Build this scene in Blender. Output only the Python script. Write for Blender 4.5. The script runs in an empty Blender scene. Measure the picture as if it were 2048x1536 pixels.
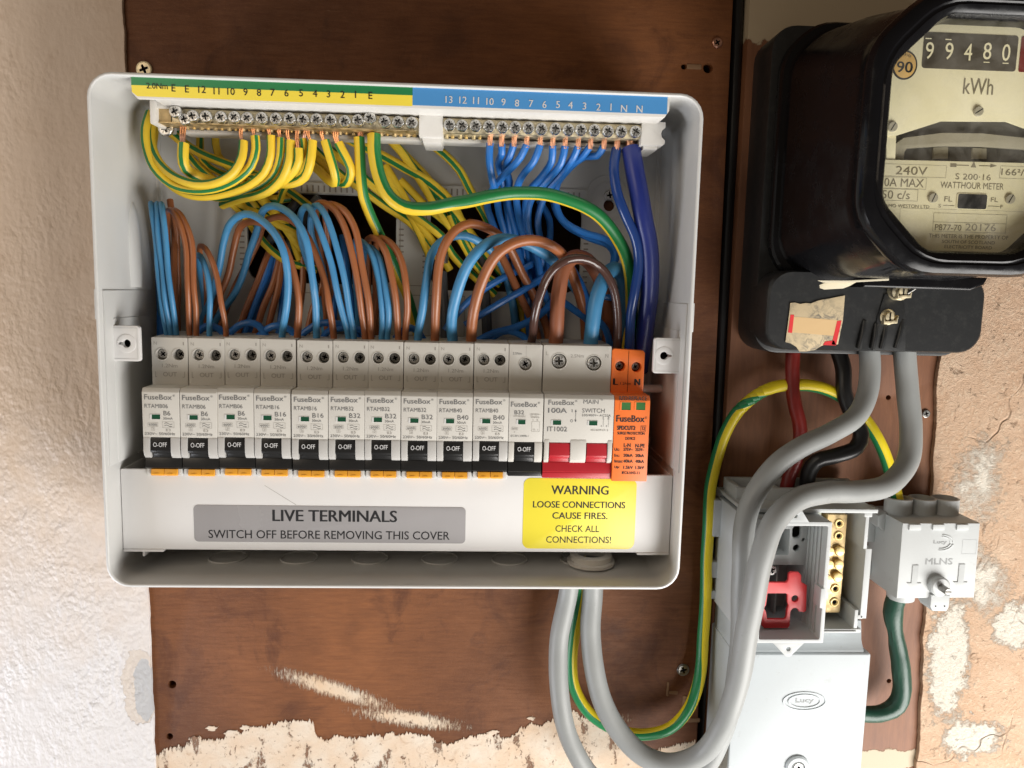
import bpy, bmesh, math, random
from mathutils import Vector, Matrix, noise
R = math.radians
random.seed(7)
S = 0.001                                   # everything below is written in millimetres
scene = bpy.context.scene
COL = scene.collection

# ------------------------------------------------------------------ camera
CP = (34.68365, -446.23412, 150.31902)
YAW, PIT, ROL = 0.05232, 0.12345, -0.02444
FPX = 1550.0                                # focal length in pixels of the 2048 px wide photograph
fwd = Vector((math.sin(YAW)*math.cos(PIT), math.cos(YAW)*math.cos(PIT), -math.sin(PIT)))
_r = Vector((math.cos(YAW), -math.sin(YAW), 0)); _d = fwd.cross(_r)
rgt = math.cos(ROL)*_r + math.sin(ROL)*_d
dwn = -math.sin(ROL)*_r + math.cos(ROL)*_d
cam_d = bpy.data.cameras.new('camera'); cam = bpy.data.objects.new('camera', cam_d); COL.objects.link(cam)
up, back = -dwn, -fwd
cam.matrix_world = Matrix(((rgt.x, up.x, back.x, CP[0]*S), (rgt.y, up.y, back.y, CP[1]*S), (rgt.z, up.z, back.z, CP[2]*S), (0, 0, 0, 1)))
cam_d.sensor_width = 36; cam_d.lens = 36*FPX/2048; cam_d.clip_start = 0.01; cam_d.clip_end = 50
scene.camera = cam

def U(px, py, h):
    """point h mm out from the board that the photograph shows at (px, py) -> (x, z, h)"""
    d = rgt*((px-1024)/FPX) + dwn*((py-768)/FPX) + fwd
    t = (-h-CP[1])/d.y
    return (CP[0]+t*d.x, CP[2]+t*d.z, h)

# ------------------------------------------------------------------ light
w = bpy.data.worlds.new('World'); scene.world = w; w.use_nodes = True
wn = w.node_tree; bg = wn.nodes['Background']
tc = wn.nodes.new('ShaderNodeTexCoord'); sp = wn.nodes.new('ShaderNodeSeparateXYZ'); rp = wn.nodes.new('ShaderNodeValToRGB')
mr = wn.nodes.new('ShaderNodeMapRange'); mr.inputs[1].default_value = -1; mr.inputs[2].default_value = 1
wn.links.new(tc.outputs['Generated'], sp.inputs[0]); wn.links.new(sp.outputs['Z'], mr.inputs[0]); wn.links.new(mr.outputs[0], rp.inputs[0])
e = rp.color_ramp.elements
e[0].position = 0.0; e[0].color = (0.95, 0.90, 0.86, 1)
e[1].position = 1.0; e[1].color = (0.34, 0.22, 0.13, 1)
x_ = rp.color_ramp.elements.new(0.5); x_.color = (0.62, 0.50, 0.38, 1)
wn.links.new(rp.outputs[0], bg.inputs[0]); bg.inputs[1].default_value = 0.17

def area(name, loc, aim, sx, sy, power, col):
    l = bpy.data.lights.new(name, 'AREA'); l.shape = 'RECTANGLE'; l.size = sx*S; l.size_y = sy*S; l.energy = power; l.color = col
    o = bpy.data.objects.new(name, l); COL.objects.link(o); o.location = Vector(loc)*S
    o.rotation_euler = (Vector(aim)-Vector(loc)).to_track_quat('-Z', 'Y').to_euler(); return o
area('window_light', (560, -500, -470), (60, 0, 90), 620, 560, 14.0, (1.0, 0.97, 0.93))
area('left_fill_light', (-640, -230, -360), (-180, 0, 40), 460, 300, 4.4, (0.92, 0.94, 1.0))  # unseen cool fill, added low on the left to brighten the plaster
area('warm_fill_light', (-520, -620, 420), (-120, 0, 150), 420, 420, 1.6, (1.0, 0.84, 0.66))  # weak warm fill, added to lift the upper left and the board top
scene.view_settings.view_transform = 'Standard'; scene.view_settings.look = 'None'
scene.view_settings.exposure = 0.02; scene.view_settings.gamma = 1.0
scene.render.engine = 'CYCLES'

# ------------------------------------------------------------------ materials
MATS = {}
def lin(c):
    return tuple(((v/255)/12.92 if v/255 <= 0.04045 else ((v/255+0.055)/1.055)**2.4) for v in c)
class NT:
    def __init__(s, m): s.t = m.node_tree; s.b = s.t.nodes['Principled BSDF']
    def n(s, ty, **k):
        o = s.t.nodes.new(ty)
        for a, v in k.items(): setattr(o, a, v)
        return o
    def l(s, a, b): s.t.links.new(a, b)
    def set(s, sock, v):
        if hasattr(v, 'is_output') or isinstance(v, bpy.types.NodeSocket): s.l(v, sock)
        else: sock.default_value = v
    def math(s, op, a, b=0.0, c=0.0, clamp=False):
        o = s.n('ShaderNodeMath', operation=op); o.use_clamp = clamp
        for i, v in enumerate((a, b, c)): s.set(o.inputs[i], v)
        return o.outputs[0]
    def obj(s, sc=(1, 1, 1), loc=(0, 0, 0), rot=(0, 0, 0)):
        t = s.n('ShaderNodeTexCoord'); m = s.n('ShaderNodeMapping'); s.l(t.outputs['Object'], m.inputs[0])
        m.inputs['Scale'].default_value = sc; m.inputs['Location'].default_value = loc; m.inputs['Rotation'].default_value = rot
        return m.outputs[0]
    def noise(s, vec, scale, detail=4, rough=0.55, dist=0.0):
        o = s.n('ShaderNodeTexNoise'); s.l(vec, o.inputs['Vector']); o.inputs['Scale'].default_value = scale
        o.inputs['Detail'].default_value = detail; o.inputs['Roughness'].default_value = rough; o.inputs['Distortion'].default_value = dist
        return o.outputs[0]
    def ramp(s, v, lo, hi, a=0.0, b=1.0):
        o = s.n('ShaderNodeMapRange'); o.clamp = True
        s.set(o.inputs[0], v)
        for i, q in enumerate((lo, hi, a, b)): s.set(o.inputs[1+i], q)
        return o.outputs[0]
    def mix(s, f, a, b):
        o = s.n('ShaderNodeMix', data_type='RGBA'); s.set(o.inputs[0], f)
        for k, v in ((6, a), (7, b)):
            if isinstance(v, tuple): o.inputs[k].default_value = (*v[:3], 1)
            else: s.l(v, o.inputs[k])
        return o.outputs[2]
    def bump(s, hgt, strength, dist):
        o = s.n('ShaderNodeBump'); o.inputs['Strength'].default_value = strength; o.inputs['Distance'].default_value = dist
        s.l(hgt, o.inputs['Height']); s.l(o.outputs[0], s.b.inputs['Normal'])
    def blob(s, cx, cz, rx, rz, rot=0.0, nz=None, amt=0.5):
        """soft field, > 0 inside an ellipse at (cx, cz) mm with an irregular edge"""
        t = s.n('ShaderNodeTexCoord'); q = s.n('ShaderNodeSeparateXYZ'); s.l(t.outputs['Object'], q.inputs[0])
        x = s.math('SUBTRACT', s.math('MULTIPLY', q.outputs[0], 1000.0), cx); z = s.math('SUBTRACT', s.math('MULTIPLY', q.outputs[2], 1000.0), cz)
        c, n_ = math.cos(rot), math.sin(rot)
        u = s.math('ADD', s.math('MULTIPLY', x, c/rx), s.math('MULTIPLY', z, n_/rx))
        v = s.math('ADD', s.math('MULTIPLY', x, -n_/rz), s.math('MULTIPLY', z, c/rz))
        d = s.math('SQRT', s.math('ADD', s.math('MULTIPLY', u, u), s.math('MULTIPLY', v, v)))
        f = s.math('SUBTRACT', 1.0, d)
        if nz is not None: f = s.math('ADD', f, s.math('MULTIPLY', s.math('SUBTRACT', nz, 0.5), amt))
        return f
def mat(name, base=(0.5, 0.5, 0.5), rough=0.5, metal=0.0, spec=0.5, fn=None, coat=0.0):
    m = bpy.data.materials.new(name); m.use_nodes = True; N = NT(m)
    N.b.inputs['Base Color'].default_value = (*base, 1); N.b.inputs['Roughness'].default_value = rough
    N.b.inputs['Metallic'].default_value = metal; N.b.inputs['Specular IOR Level'].default_value = spec
    N.b.inputs['Coat Weight'].default_value = coat; N.b.inputs['Coat Roughness'].default_value = 0.15
    if fn: fn(N)
    MATS[name] = m; return m
def plastic(name, base, rough=0.4, var=0.06, fine=0.00004, spec=0.5, dirt=None):
    def fn(N):
        v = N.obj(); a = N.noise(v, 35, 4); b = N.noise(v, 900, 2)
        c = N.mix(N.ramp(a, 0.3, 0.7), tuple(k*(1-var) for k in base), tuple(min(1, k*(1+var)) for k in base))
        if dirt:
            d = N.ramp(N.noise(v, 160, 6, 0.7), 0.62, 0.74, 0, dirt[1]); c = N.mix(d, c, dirt[0])
        N.l(c, N.b.inputs['Base Color']); N.l(N.ramp(a, 0.2, 0.8, rough*0.85, rough*1.2), N.b.inputs['Roughness'])
        N.bump(b, 0.35, fine)
    return mat(name, base, rough, 0, spec, fn)
def metal(name, base, rough=0.25, bumpd=0.00006):
    def fn(N):
        v = N.obj(); a = N.noise(v, 300, 4)
        N.l(N.mix(N.ramp(a, 0.35, 0.65), tuple(k*0.7 for k in base), base), N.b.inputs['Base Color'])
        N.l(N.ramp(a, 0.3, 0.7, rough*0.7, rough*1.5), N.b.inputs['Roughness'])
        N.bump(N.noise(v, 700, 3), 0.5, bumpd)
    return mat(name, base, rough, 1.0, 0.5, fn)

plastic('white_plastic', (0.60, 0.60, 0.585), 0.33, 0.03)
plastic('cover_plastic', (0.70, 0.69, 0.68), 0.38, 0.02, dirt=((0.35, 0.3, 0.25), 0.08))
plastic('holder_plastic', (0.68, 0.66, 0.62), 0.4, 0.03)
plastic('breaker_plastic', (0.56, 0.54, 0.495), 0.42, 0.03, 0.00006)
plastic('breaker_trim', (0.47, 0.46, 0.44), 0.32, 0.03)
plastic('black_lever', (0.014, 0.014, 0.014), 0.28, 0.1)
plastic('black_print', (0.012, 0.012, 0.014), 0.5, 0.05)
plastic('grey_print', (0.14, 0.14, 0.14), 0.6, 0.05)
plastic('faint_print', (0.30, 0.28, 0.25), 0.6, 0.05)
plastic('white_print', (0.62, 0.62, 0.62), 0.5, 0.03)
plastic('red_plastic', (0.42, 0.018, 0.028), 0.32, 0.06)
plastic('red_insert_plastic', (0.66, 0.035, 0.04), 0.42, 0.06)
plastic('orange_plastic', (0.86, 0.19, 0.035), 0.38, 0.05)
plastic('clip_orange', (0.80, 0.36, 0.03), 0.4, 0.08)
plastic('green_window', (0.012, 0.07, 0.035), 0.2, 0.1)
plastic('green_window_bright', (0.05, 0.16, 0.05), 0.2, 0.2)
plastic('label_green', (0.018, 0.20, 0.065), 0.35, 0.04)
plastic('label_yellow', (0.90, 0.72, 0.07), 0.38, 0.03)
plastic('sticker_yellow', (0.86, 0.74, 0.06), 0.3, 0.02)
plastic('label_blue', (0.075, 0.28, 0.60), 0.3, 0.03)
plastic('label_grey', (0.34, 0.33, 0.335), 0.25, 0.03)
plastic('blue_wire', (0.055, 0.235, 0.45), 0.42, 0.12, 0.00008)
plastic('bright_blue_wire', (0.02, 0.155, 0.50), 0.34, 0.1, 0.00008)
plastic('brown_wire', (0.31, 0.105, 0.038), 0.36, 0.12, 0.00008)
plastic('dark_brown_wire', (0.07, 0.035, 0.028), 0.2, 0.12)
plastic('tail_brown', (0.27, 0.09, 0.04), 0.5, 0.1)
plastic('navy_wire', (0.012, 0.042, 0.18), 0.22, 0.1)
plastic('indigo_wire', (0.014, 0.026, 0.17), 0.35, 0.12)
plastic('wire_yellow', (0.72, 0.50, 0.03), 0.45, 0.08)
plastic('wire_green', (0.012, 0.17, 0.045), 0.36, 0.08)
plastic('cable_yellow', (0.86, 0.68, 0.02), 0.36, 0.05)
plastic('cable_green', (0.015, 0.22, 0.075), 0.36, 0.05)
plastic('grey_cable', (0.275, 0.285, 0.28), 0.45, 0.06, 0.0001, dirt=((0.16, 0.15, 0.14), 0.3))
plastic('dark_grey_cable', (0.07, 0.075, 0.085), 0.45, 0.08)
plastic('red_cable', (0.19, 0.014, 0.011), 0.34, 0.35, 0.0003)
plastic('black_cable', (0.012, 0.012, 0.013), 0.35, 0.1)
plastic('green_tape', (0.010, 0.055, 0.034), 0.4, 0.15, 0.0003)
plastic('service_grey', (0.50, 0.52, 0.52), 0.5, 0.05, 0.0001, dirt=((0.3, 0.28, 0.25), 0.35))
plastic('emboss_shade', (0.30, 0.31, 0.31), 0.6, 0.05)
plastic('service_olive', (0.34, 0.35, 0.28), 0.5, 0.05)
plastic('lid_grey', (0.47, 0.51, 0.53), 0.5, 0.05, 0.0001, dirt=((0.3, 0.3, 0.28), 0.35))
plastic('carton_grey', (0.30, 0.27, 0.24), 0.7, 0.1)
mat('deep_black', (0.004, 0.004, 0.004), 0.9, 0, 0.1)
mat('bakelite', (0.005, 0.005, 0.006), 0.22, 0, 0.28, lambda N: (N.l(N.ramp(N.noise(N.obj(), 90, 5, 0.6), 0.35, 0.7, 0.13, 0.34), N.b.inputs['Roughness']), N.bump(N.noise(N.obj(), 40, 3), 0.3, 0.0004)))
mat('bakelite_dull', (0.016, 0.017, 0.018), 0.4, 0, 0.5, lambda N: (
    N.l(N.mix(N.ramp(N.noise(N.obj(), 260, 6, 0.75), 0.5, 0.75, 0, 0.35), (0.014, 0.015, 0.016), (0.06, 0.06, 0.055)), N.b.inputs['Base Color']),
    N.bump(N.noise(N.obj(), 120, 3), 0.3, 0.0002)))
metal('steel', (0.86, 0.85, 0.82), 0.30, 0.0003)
metal('dull_steel', (0.34, 0.33, 0.31), 0.35, 0.0001)
metal('dark_screw', (0.30, 0.29, 0.27), 0.3, 0.0002)
metal('brass', (0.72, 0.55, 0.30), 0.48)
metal('nickel_brass', (0.82, 0.72, 0.50), 0.5)
metal('gold_brass', (0.90, 0.70, 0.34), 0.5)
metal('copper', (0.88, 0.50, 0.37), 0.3)
def _dial(N):
    v = N.obj(); a = N.noise(v, 40, 5)
    N.l(N.mix(N.ramp(a, 0.3, 0.75), (0.88, 0.82, 0.60), (0.80, 0.74, 0.50)), N.b.inputs['Base Color'])
mat('dial_cream', (0.64, 0.58, 0.38), 0.42, 0, 0.5, _dial)
plastic('dial_print', (0.20, 0.17, 0.11), 0.6, 0.1)
plastic('dial_brown', (0.075, 0.064, 0.05), 0.4, 0.1)
plastic('dial_grey', (0.38, 0.35, 0.27), 0.5, 0.1)
plastic('dial_dark', (0.15, 0.14, 0.12), 0.5, 0.1)
plastic('sticker_gold', (0.60, 0.38, 0.13), 0.45, 0.05)
def _glass(N):
    t = N.t; out = t.nodes['Material Output']
    tr = N.n('ShaderNodeBsdfTransparent'); tr.inputs[0].default_value = (0.99, 0.99, 0.97, 1)
    gl = N.n('ShaderNodeBsdfGlossy'); gl.inputs['Roughness'].default_value = 0.06
    fr = N.n('ShaderNodeFresnel'); fr.inputs[0].default_value = 1.45; mx = N.n('ShaderNodeMixShader')
    ge = N.n('ShaderNodeNewGeometry'); N.l(N.math('MULTIPLY', fr.outputs[0], N.math('SUBTRACT', 1.0, ge.outputs['Backfacing'])), mx.inputs[0]); N.l(tr.outputs[0], mx.inputs[1]); N.l(gl.outputs[0], mx.inputs[2]); df = N.n('ShaderNodeBsdfDiffuse'); df.inputs[0].default_value = (0.75, 0.72, 0.65, 1); m2 = N.n('ShaderNodeMixShader'); N.l(N.ramp(N.noise(N.obj(), 60, 6, 0.7, 1.0), 0.4, 0.85, 0.0, 0.10), m2.inputs[0]); N.l(mx.outputs[0], m2.inputs[1]); N.l(df.outputs[0], m2.inputs[2]); N.l(m2.outputs[0], out.inputs[0])
mat('meter_glass', fn=_glass)
def _paper(N):
    v = N.obj(); a = N.noise(v, 220, 8, 0.75, 1.0); b = N.noise(v, 60, 4)
    q = N.math('MULTIPLY', N.ramp(a, 0.46, 0.6), N.ramp(b, 0.35, 0.6))
    N.l(N.mix(q, (0.58, 0.47, 0.30), (0.16, 0.15, 0.13)), N.b.inputs['Base Color']); N.bump(a, 0.6, 0.0004)
mat('torn_paper', (0.58, 0.47, 0.3), 0.75, 0, 0.3, _paper)
mat('clean_paper', (0.66, 0.46, 0.24), 0.7, 0, 0.3, lambda N: N.bump(N.noise(N.obj(), 150, 4), 0.4, 0.0003))
mat('pale_paper', (0.68, 0.62, 0.47), 0.7, 0, 0.3, lambda N: N.bump(N.noise(N.obj(), 150, 4), 0.4, 0.0003))

def _ply(N):
    v = N.obj((1, 1, 9)); big = N.noise(N.obj(), 9, 4); g = N.noise(v, 60, 6, 0.6); fine = N.noise(N.obj((6, 6, 70)), 42, 8, 0.8)
    c = N.mix(N.ramp(big, 0.34, 0.66), (0.095, 0.031, 0.009), (0.22, 0.082, 0.028))
    c = N.mix(N.ramp(g, 0.35, 0.75, 0, 0.45), c, (0.055, 0.017, 0.008))
    c = N.mix(N.ramp(fine, 0.52, 0.72, 0, 0.45), c, (0.30, 0.125, 0.052)); blot = N.noise(N.obj(), 26, 7, 0.65, 1.2); c = N.mix(N.ramp(blot, 0.52, 0.68, 0, 0.55), c, (0.045, 0.013, 0.006))
    scu = N.noise(N.obj((1.2, 1, 14), rot=(0, 0.15, 0)), 40, 5, 0.7); c = N.mix(N.ramp(scu, 0.66, 0.76, 0, 0.4), c, (0.42, 0.26, 0.16))
    st = N.noise(N.obj((1, 1, 1.4)), 22, 3, 0.5); c = N.mix(N.ramp(st, 0.60, 0.72, 0, 0.35), c, (0.05, 0.016, 0.008))
    # remains of cream paint: the ragged bottom band and the brushed smear above it
    nz = N.noise(N.obj(), 70, 8, 0.7); streak = N.noise(N.obj((3.2, 3.2, 0.8)), 260, 5, 0.75); brk = N.noise(N.obj(), 320, 6, 0.7)
    f2 = N.blob(-45, -93, 50, 7.5, -0.33, streak, 1.9)
    f3 = N.blob(0, -112, 46, 7.5, -0.16, streak, 2.0)
    f4 = N.blob(120, -118, 34, 10, 0.35, streak, 2.4)
    f5 = N.blob(-52, -116, 26, 11, 0.1, nz, 0.9)
    q = N.math('MAXIMUM', N.ramp(f2, 0.25, 0.6), N.math('MAXIMUM', N.ramp(f3, 0.28, 0.6), N.math('MAXIMUM', N.ramp(f4, 0.55, 0.8, 0, 0.8), N.ramp(f5, 2.0, 2.04))))
    q = N.math('MULTIPLY', q, N.ramp(brk, 0.33, 0.40))
    pc = N.mix(N.ramp(N.noise(N.obj(), 45, 6), 0.35, 0.7), (0.60, 0.44, 0.30), (0.62, 0.54, 0.44))
    pc = N.mix(N.ramp(brk, 0.58, 0.72, 0, 0.5), pc, (0.30, 0.2, 0.12))
    N.l(N.mix(q, c, pc), N.b.inputs['Base Color']); N.l(N.ramp(N.math('ADD', g, q), 0.3, 1.0, 0.5, 0.8), N.b.inputs['Roughness'])
    hh = N.math('ADD', N.math('MULTIPLY', fine, 0.15), N.math('ADD', N.math('MULTIPLY', q, 0.6), N.math('MULTIPLY', brk, 0.2)))
    N.bump(hh, 0.9, 0.0012)
def _flake(N):
    brk = N.noise(N.obj(), 320, 6, 0.7); big = N.noise(N.obj(), 45, 6); g = N.noise(N.obj(), 130, 7, 0.7, 0.8)
    c = N.mix(N.ramp(big, 0.35, 0.7), (0.60, 0.45, 0.32), (0.64, 0.57, 0.48)); c = N.mix(N.ramp(g, 0.58, 0.66, 0, 0.55), c, (0.42, 0.27, 0.17))
    wood = N.math('MULTIPLY', N.ramp(N.noise(N.obj((1, 1, .5)), 75, 8, 0.75), 0.57, 0.60), 0.9); c = N.mix(wood, c, (0.16, 0.07, 0.03))
    c = N.mix(N.ramp(brk, 0.60, 0.68, 0, 0.8), c, (0.16, 0.09, 0.05))
    N.l(c, N.b.inputs['Base Color']); N.bump(N.math('SUBTRACT', N.math('ADD', N.math('MULTIPLY', g, 0.7), N.math('MULTIPLY', brk, 0.4)), N.math('MULTIPLY', wood, 0.5)), 0.9, 0.0010)
mat('old_paint', rough=0.7, fn=_flake)
mat('varnished_plywood', rough=0.5, spec=0.3, fn=_ply)
def _ply2(N):
    v = N.obj((9, 9, 1)); big = N.noise(N.obj(), 10, 4); g = N.noise(v, 45, 6, 0.65); fine = N.noise(N.obj((60, 60, 5)), 30, 5, 0.7)
    c = N.mix(N.ramp(big, 0.3, 0.72), (0.15, 0.055, 0.024), (0.27, 0.115, 0.05))
    c = N.mix(N.ramp(g, 0.35, 0.75, 0, 0.5), c, (0.085, 0.03, 0.014)); c = N.mix(N.ramp(fine, 0.55, 0.8, 0, 0.35), c, (0.33, 0.17, 0.085))
    nz = N.noise(N.obj(), 60, 7, 0.7)
    a = N.ramp(N.blob(222, 316, 60, 26, 0.12, nz, 0.7), 0.0, 0.03)
    b = N.ramp(N.blob(300, -142, 34, 9, 0.05, nz, 1.3), 0.1, 0.16)
    q = N.math('MAXIMUM', a, b)
    N.l(N.mix(q, c, (0.44, 0.36, 0.25)), N.b.inputs['Base Color'])
    N.bump(N.math('ADD', N.math('MULTIPLY', fine, 0.2), N.math('MULTIPLY', q, 0.6)), 0.6, 0.0009)
mat('aged_plywood', rough=0.6, fn=_ply2)
mat('board_edge', (0.20, 0.11, 0.055), 0.7, 0, 0.3, lambda N: (N.l(N.mix(N.ramp(N.noise(N.obj((1, 300, 1)), 3, 3), 0.4, 0.6), (0.14, 0.07, 0.035), (0.28, 0.17, 0.09)), N.b.inputs['Base Color'])))

def _plaster_left(N):
    o = N.obj(); a = N.noise(o, 60, 5, 0.5, 0.3); st = N.math('ADD', N.math('MULTIPLY', N.noise(N.obj((1.0, 1.0, 0.5)), 190, 1.5, 0.4, 0.25), 0.6), N.math('MULTIPLY', N.noise(N.obj((1.0, 1.0, 0.8)), 420, 1.5, 0.4), 0.4)); f = N.noise(o, 700, 5, 0.7); big = N.noise(o, 9, 3)
    # textured paint is thicker towards the lower left
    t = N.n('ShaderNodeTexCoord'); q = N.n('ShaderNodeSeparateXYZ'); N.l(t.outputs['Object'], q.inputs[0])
    amt = N.ramp(N.math('ADD', N.math('ADD', N.math('MULTIPLY', q.outputs[0], -7.0), N.math('MULTIPLY', q.outputs[2], -3.2)), N.math('MULTIPLY', big, 0.8)), 0.9, 1.9, 0.12, 1.0)
    c = N.mix(N.ramp(big, 0.3, 0.7), (0.55, 0.42, 0.31), (0.61, 0.49, 0.385)); c = N.mix(N.ramp(a, 0.55, 0.75, 0, 0.3), c, (0.42, 0.29, 0.19))
    # paler colour low on the wall, with an uneven upper edge
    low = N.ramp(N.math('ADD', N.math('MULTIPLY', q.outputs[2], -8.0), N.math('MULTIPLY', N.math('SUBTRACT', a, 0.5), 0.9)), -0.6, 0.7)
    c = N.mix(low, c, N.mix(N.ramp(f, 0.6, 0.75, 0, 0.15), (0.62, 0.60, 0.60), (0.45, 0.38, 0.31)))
    # peeled spots at the board's edge
    nz = N.noise(o, 90, 6, 0.65)
    p = N.ramp(N.blob(-158, -90, 11, 25, 0.0, nz, 0.9), 0.04, 0.06); p2 = N.ramp(N.blob(-156, -92, 6.5, 20, 0.0, nz, 1.0), 0.04, 0.08)
    c = N.mix(p, c, (0.56, 0.50, 0.45)); c = N.mix(p2, c, (0.42, 0.42, 0.43))
    N.l(c, N.b.inputs['Base Color'])
    h = N.math('ADD', N.math('MULTIPLY', N.math('MULTIPLY', N.math('MULTIPLY', N.ramp(st, 0.36, 0.66), amt), N.ramp(N.noise(o, 30, 3), 0.3, 0.65, 0.35, 1.25)), 0.95), N.math('ADD', N.math('MULTIPLY', a, 0.22), N.math('MULTIPLY', f, 0.05)))
    h = N.math('SUBTRACT', h, N.math('ADD', N.math('MULTIPLY', p, 0.5), N.math('MULTIPLY', p2, 0.2)))
    N.bump(h, 0.8, 0.0012)
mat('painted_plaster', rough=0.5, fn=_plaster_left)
def _plaster_right(N):
    o = N.obj(); a = N.noise(o, 55, 8, 0.7, 0.6); f = N.noise(o, 520, 7, 0.75); g = N.noise(o, 170, 6, 0.7, 0.5); big = N.noise(o, 12, 3)
    c = N.mix(N.ramp(a, 0.3, 0.7), (0.58, 0.37, 0.235), (0.66, 0.48, 0.34)); c = N.mix(N.ramp(f, 0.54, 0.66, 0, 0.85), c, (0.74, 0.60, 0.44))
    c = N.mix(N.ramp(g, 0.63, 0.68, 0, 0.7), c, (0.26, 0.15, 0.085))
    nz = N.math('ADD', N.math('MULTIPLY', N.noise(o, 80, 8, 0.72), 0.5), N.math('MULTIPLY', N.noise(o, 260, 8, 0.8), 0.5))
    k = [N.ramp(N.blob(334, -72, 15, 54, 0.05, nz, 3.0), 0.1, 0.3), N.ramp(N.blob(373, -50, 15, 18, 0, nz, 3.0), 0.1, 0.3), N.ramp(N.blob(350, -22, 20, 34, 0.5, nz, 4.0), 0.2, 0.7),
         N.ramp(N.blob(342, 40, 24, 40, 0, nz, 4.4), 0.3, 0.9), N.ramp(N.blob(355, -125, 26, 16, 0, nz, 3.0), 0.2, 0.4), N.ramp(N.math('ADD', nz, N.math('MULTIPLY', big, 0.25)), 0.76, 0.78)]
    q = k[0]
    for s_ in k[1:]: q = N.math('MAXIMUM', q, s_)
    c = N.mix(q, c, N.mix(N.ramp(f, 0.5, 0.75), (0.74, 0.69, 0.60), (0.62, 0.50, 0.38)))
    N.l(c, N.b.inputs['Base Color'])
    cr = N.n('ShaderNodeTexVoronoi', feature='DISTANCE_TO_EDGE'); ds = N.n('ShaderNodeVectorMath', operation='ADD')
    nv = N.n('ShaderNodeTexNoise'); N.l(o, nv.inputs[0]); nv.inputs['Scale'].default_value = 40; sc = N.n('ShaderNodeVectorMath', operation='SCALE'); sc.inputs[3].default_value = 0.03
    N.l(nv.outputs[1], sc.inputs[0]); N.l(o, ds.inputs[0]); N.l(sc.outputs[0], ds.inputs[1]); N.l(ds.outputs[0], cr.inputs['Vector']); cr.inputs['Scale'].default_value = 13
    crack = N.math('MULTIPLY', N.ramp(cr.outputs[0], 0.0, 0.012, 1, 0), N.ramp(big, 0.5, 0.56))
    N.l(N.mix(N.math('MULTIPLY', crack, 0.6), c, (0.2, 0.11, 0.06)), N.b.inputs['Base Color'])
    h = N.math('ADD', N.math('MULTIPLY', q, 0.4), N.math('ADD', N.math('MULTIPLY', a, 0.6), N.math('MULTIPLY', f, 1.0)))
    h = N.math('SUBTRACT', h, N.math('ADD', N.math('MULTIPLY', crack, 0.8), N.math('MULTIPLY', N.ramp(g, 0.6, 0.7), 0.5)))
    N.bump(h, 0.9, 0.0016)
mat('bare_plaster', rough=0.8, fn=_plaster_right)
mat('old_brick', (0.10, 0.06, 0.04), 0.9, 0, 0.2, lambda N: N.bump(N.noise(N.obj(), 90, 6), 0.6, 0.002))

# ------------------------------------------------------------------ mesh builder (x, z, h in mm)
TXT = {}
def text_mesh(s):
    if s not in TXT:
        cu = bpy.data.curves.new('t', 'FONT'); cu.body = s; cu.size = 1; cu.resolution_u = 3
        o = bpy.data.objects.new('t', cu); COL.objects.link(o)
        me = bpy.data.meshes.new_from_object(o)
        vs = [(v.co.x, v.co.y) for v in me.vertices]; fs = [tuple(p.vertices) for p in me.polygons]
        bpy.data.objects.remove(o); bpy.data.curves.remove(cu); bpy.data.meshes.remove(me)
        xs = [v[0] for v in vs]; ys = [v[1] for v in vs]
        TXT[s] = (vs, fs, min(xs), max(xs), min(ys), max(ys))
    return TXT[s]
def rrect(x0, x1, z0, z1, r=0.0, n=4):
    if r <= 0: return [(x0, z0), (x1, z0), (x1, z1), (x0, z1)]
    p = []
    for cx, cz, a in ((x1-r, z0+r, -90), (x1-r, z1-r, 0), (x0+r, z1-r, 90), (x0+r, z0+r, 180)):
        for i in range(n+1):
            t = R(a+90*i/n); p.append((cx+r*math.cos(t), cz+r*math.sin(t)))
    return p
def circ(cx, cz, r, n=16, rz=None, a0=0): 
    return [(cx+r*math.cos(a0+2*math.pi*i/n), cz+(rz or r)*math.sin(a0+2*math.pi*i/n)) for i in range(n)]
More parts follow.
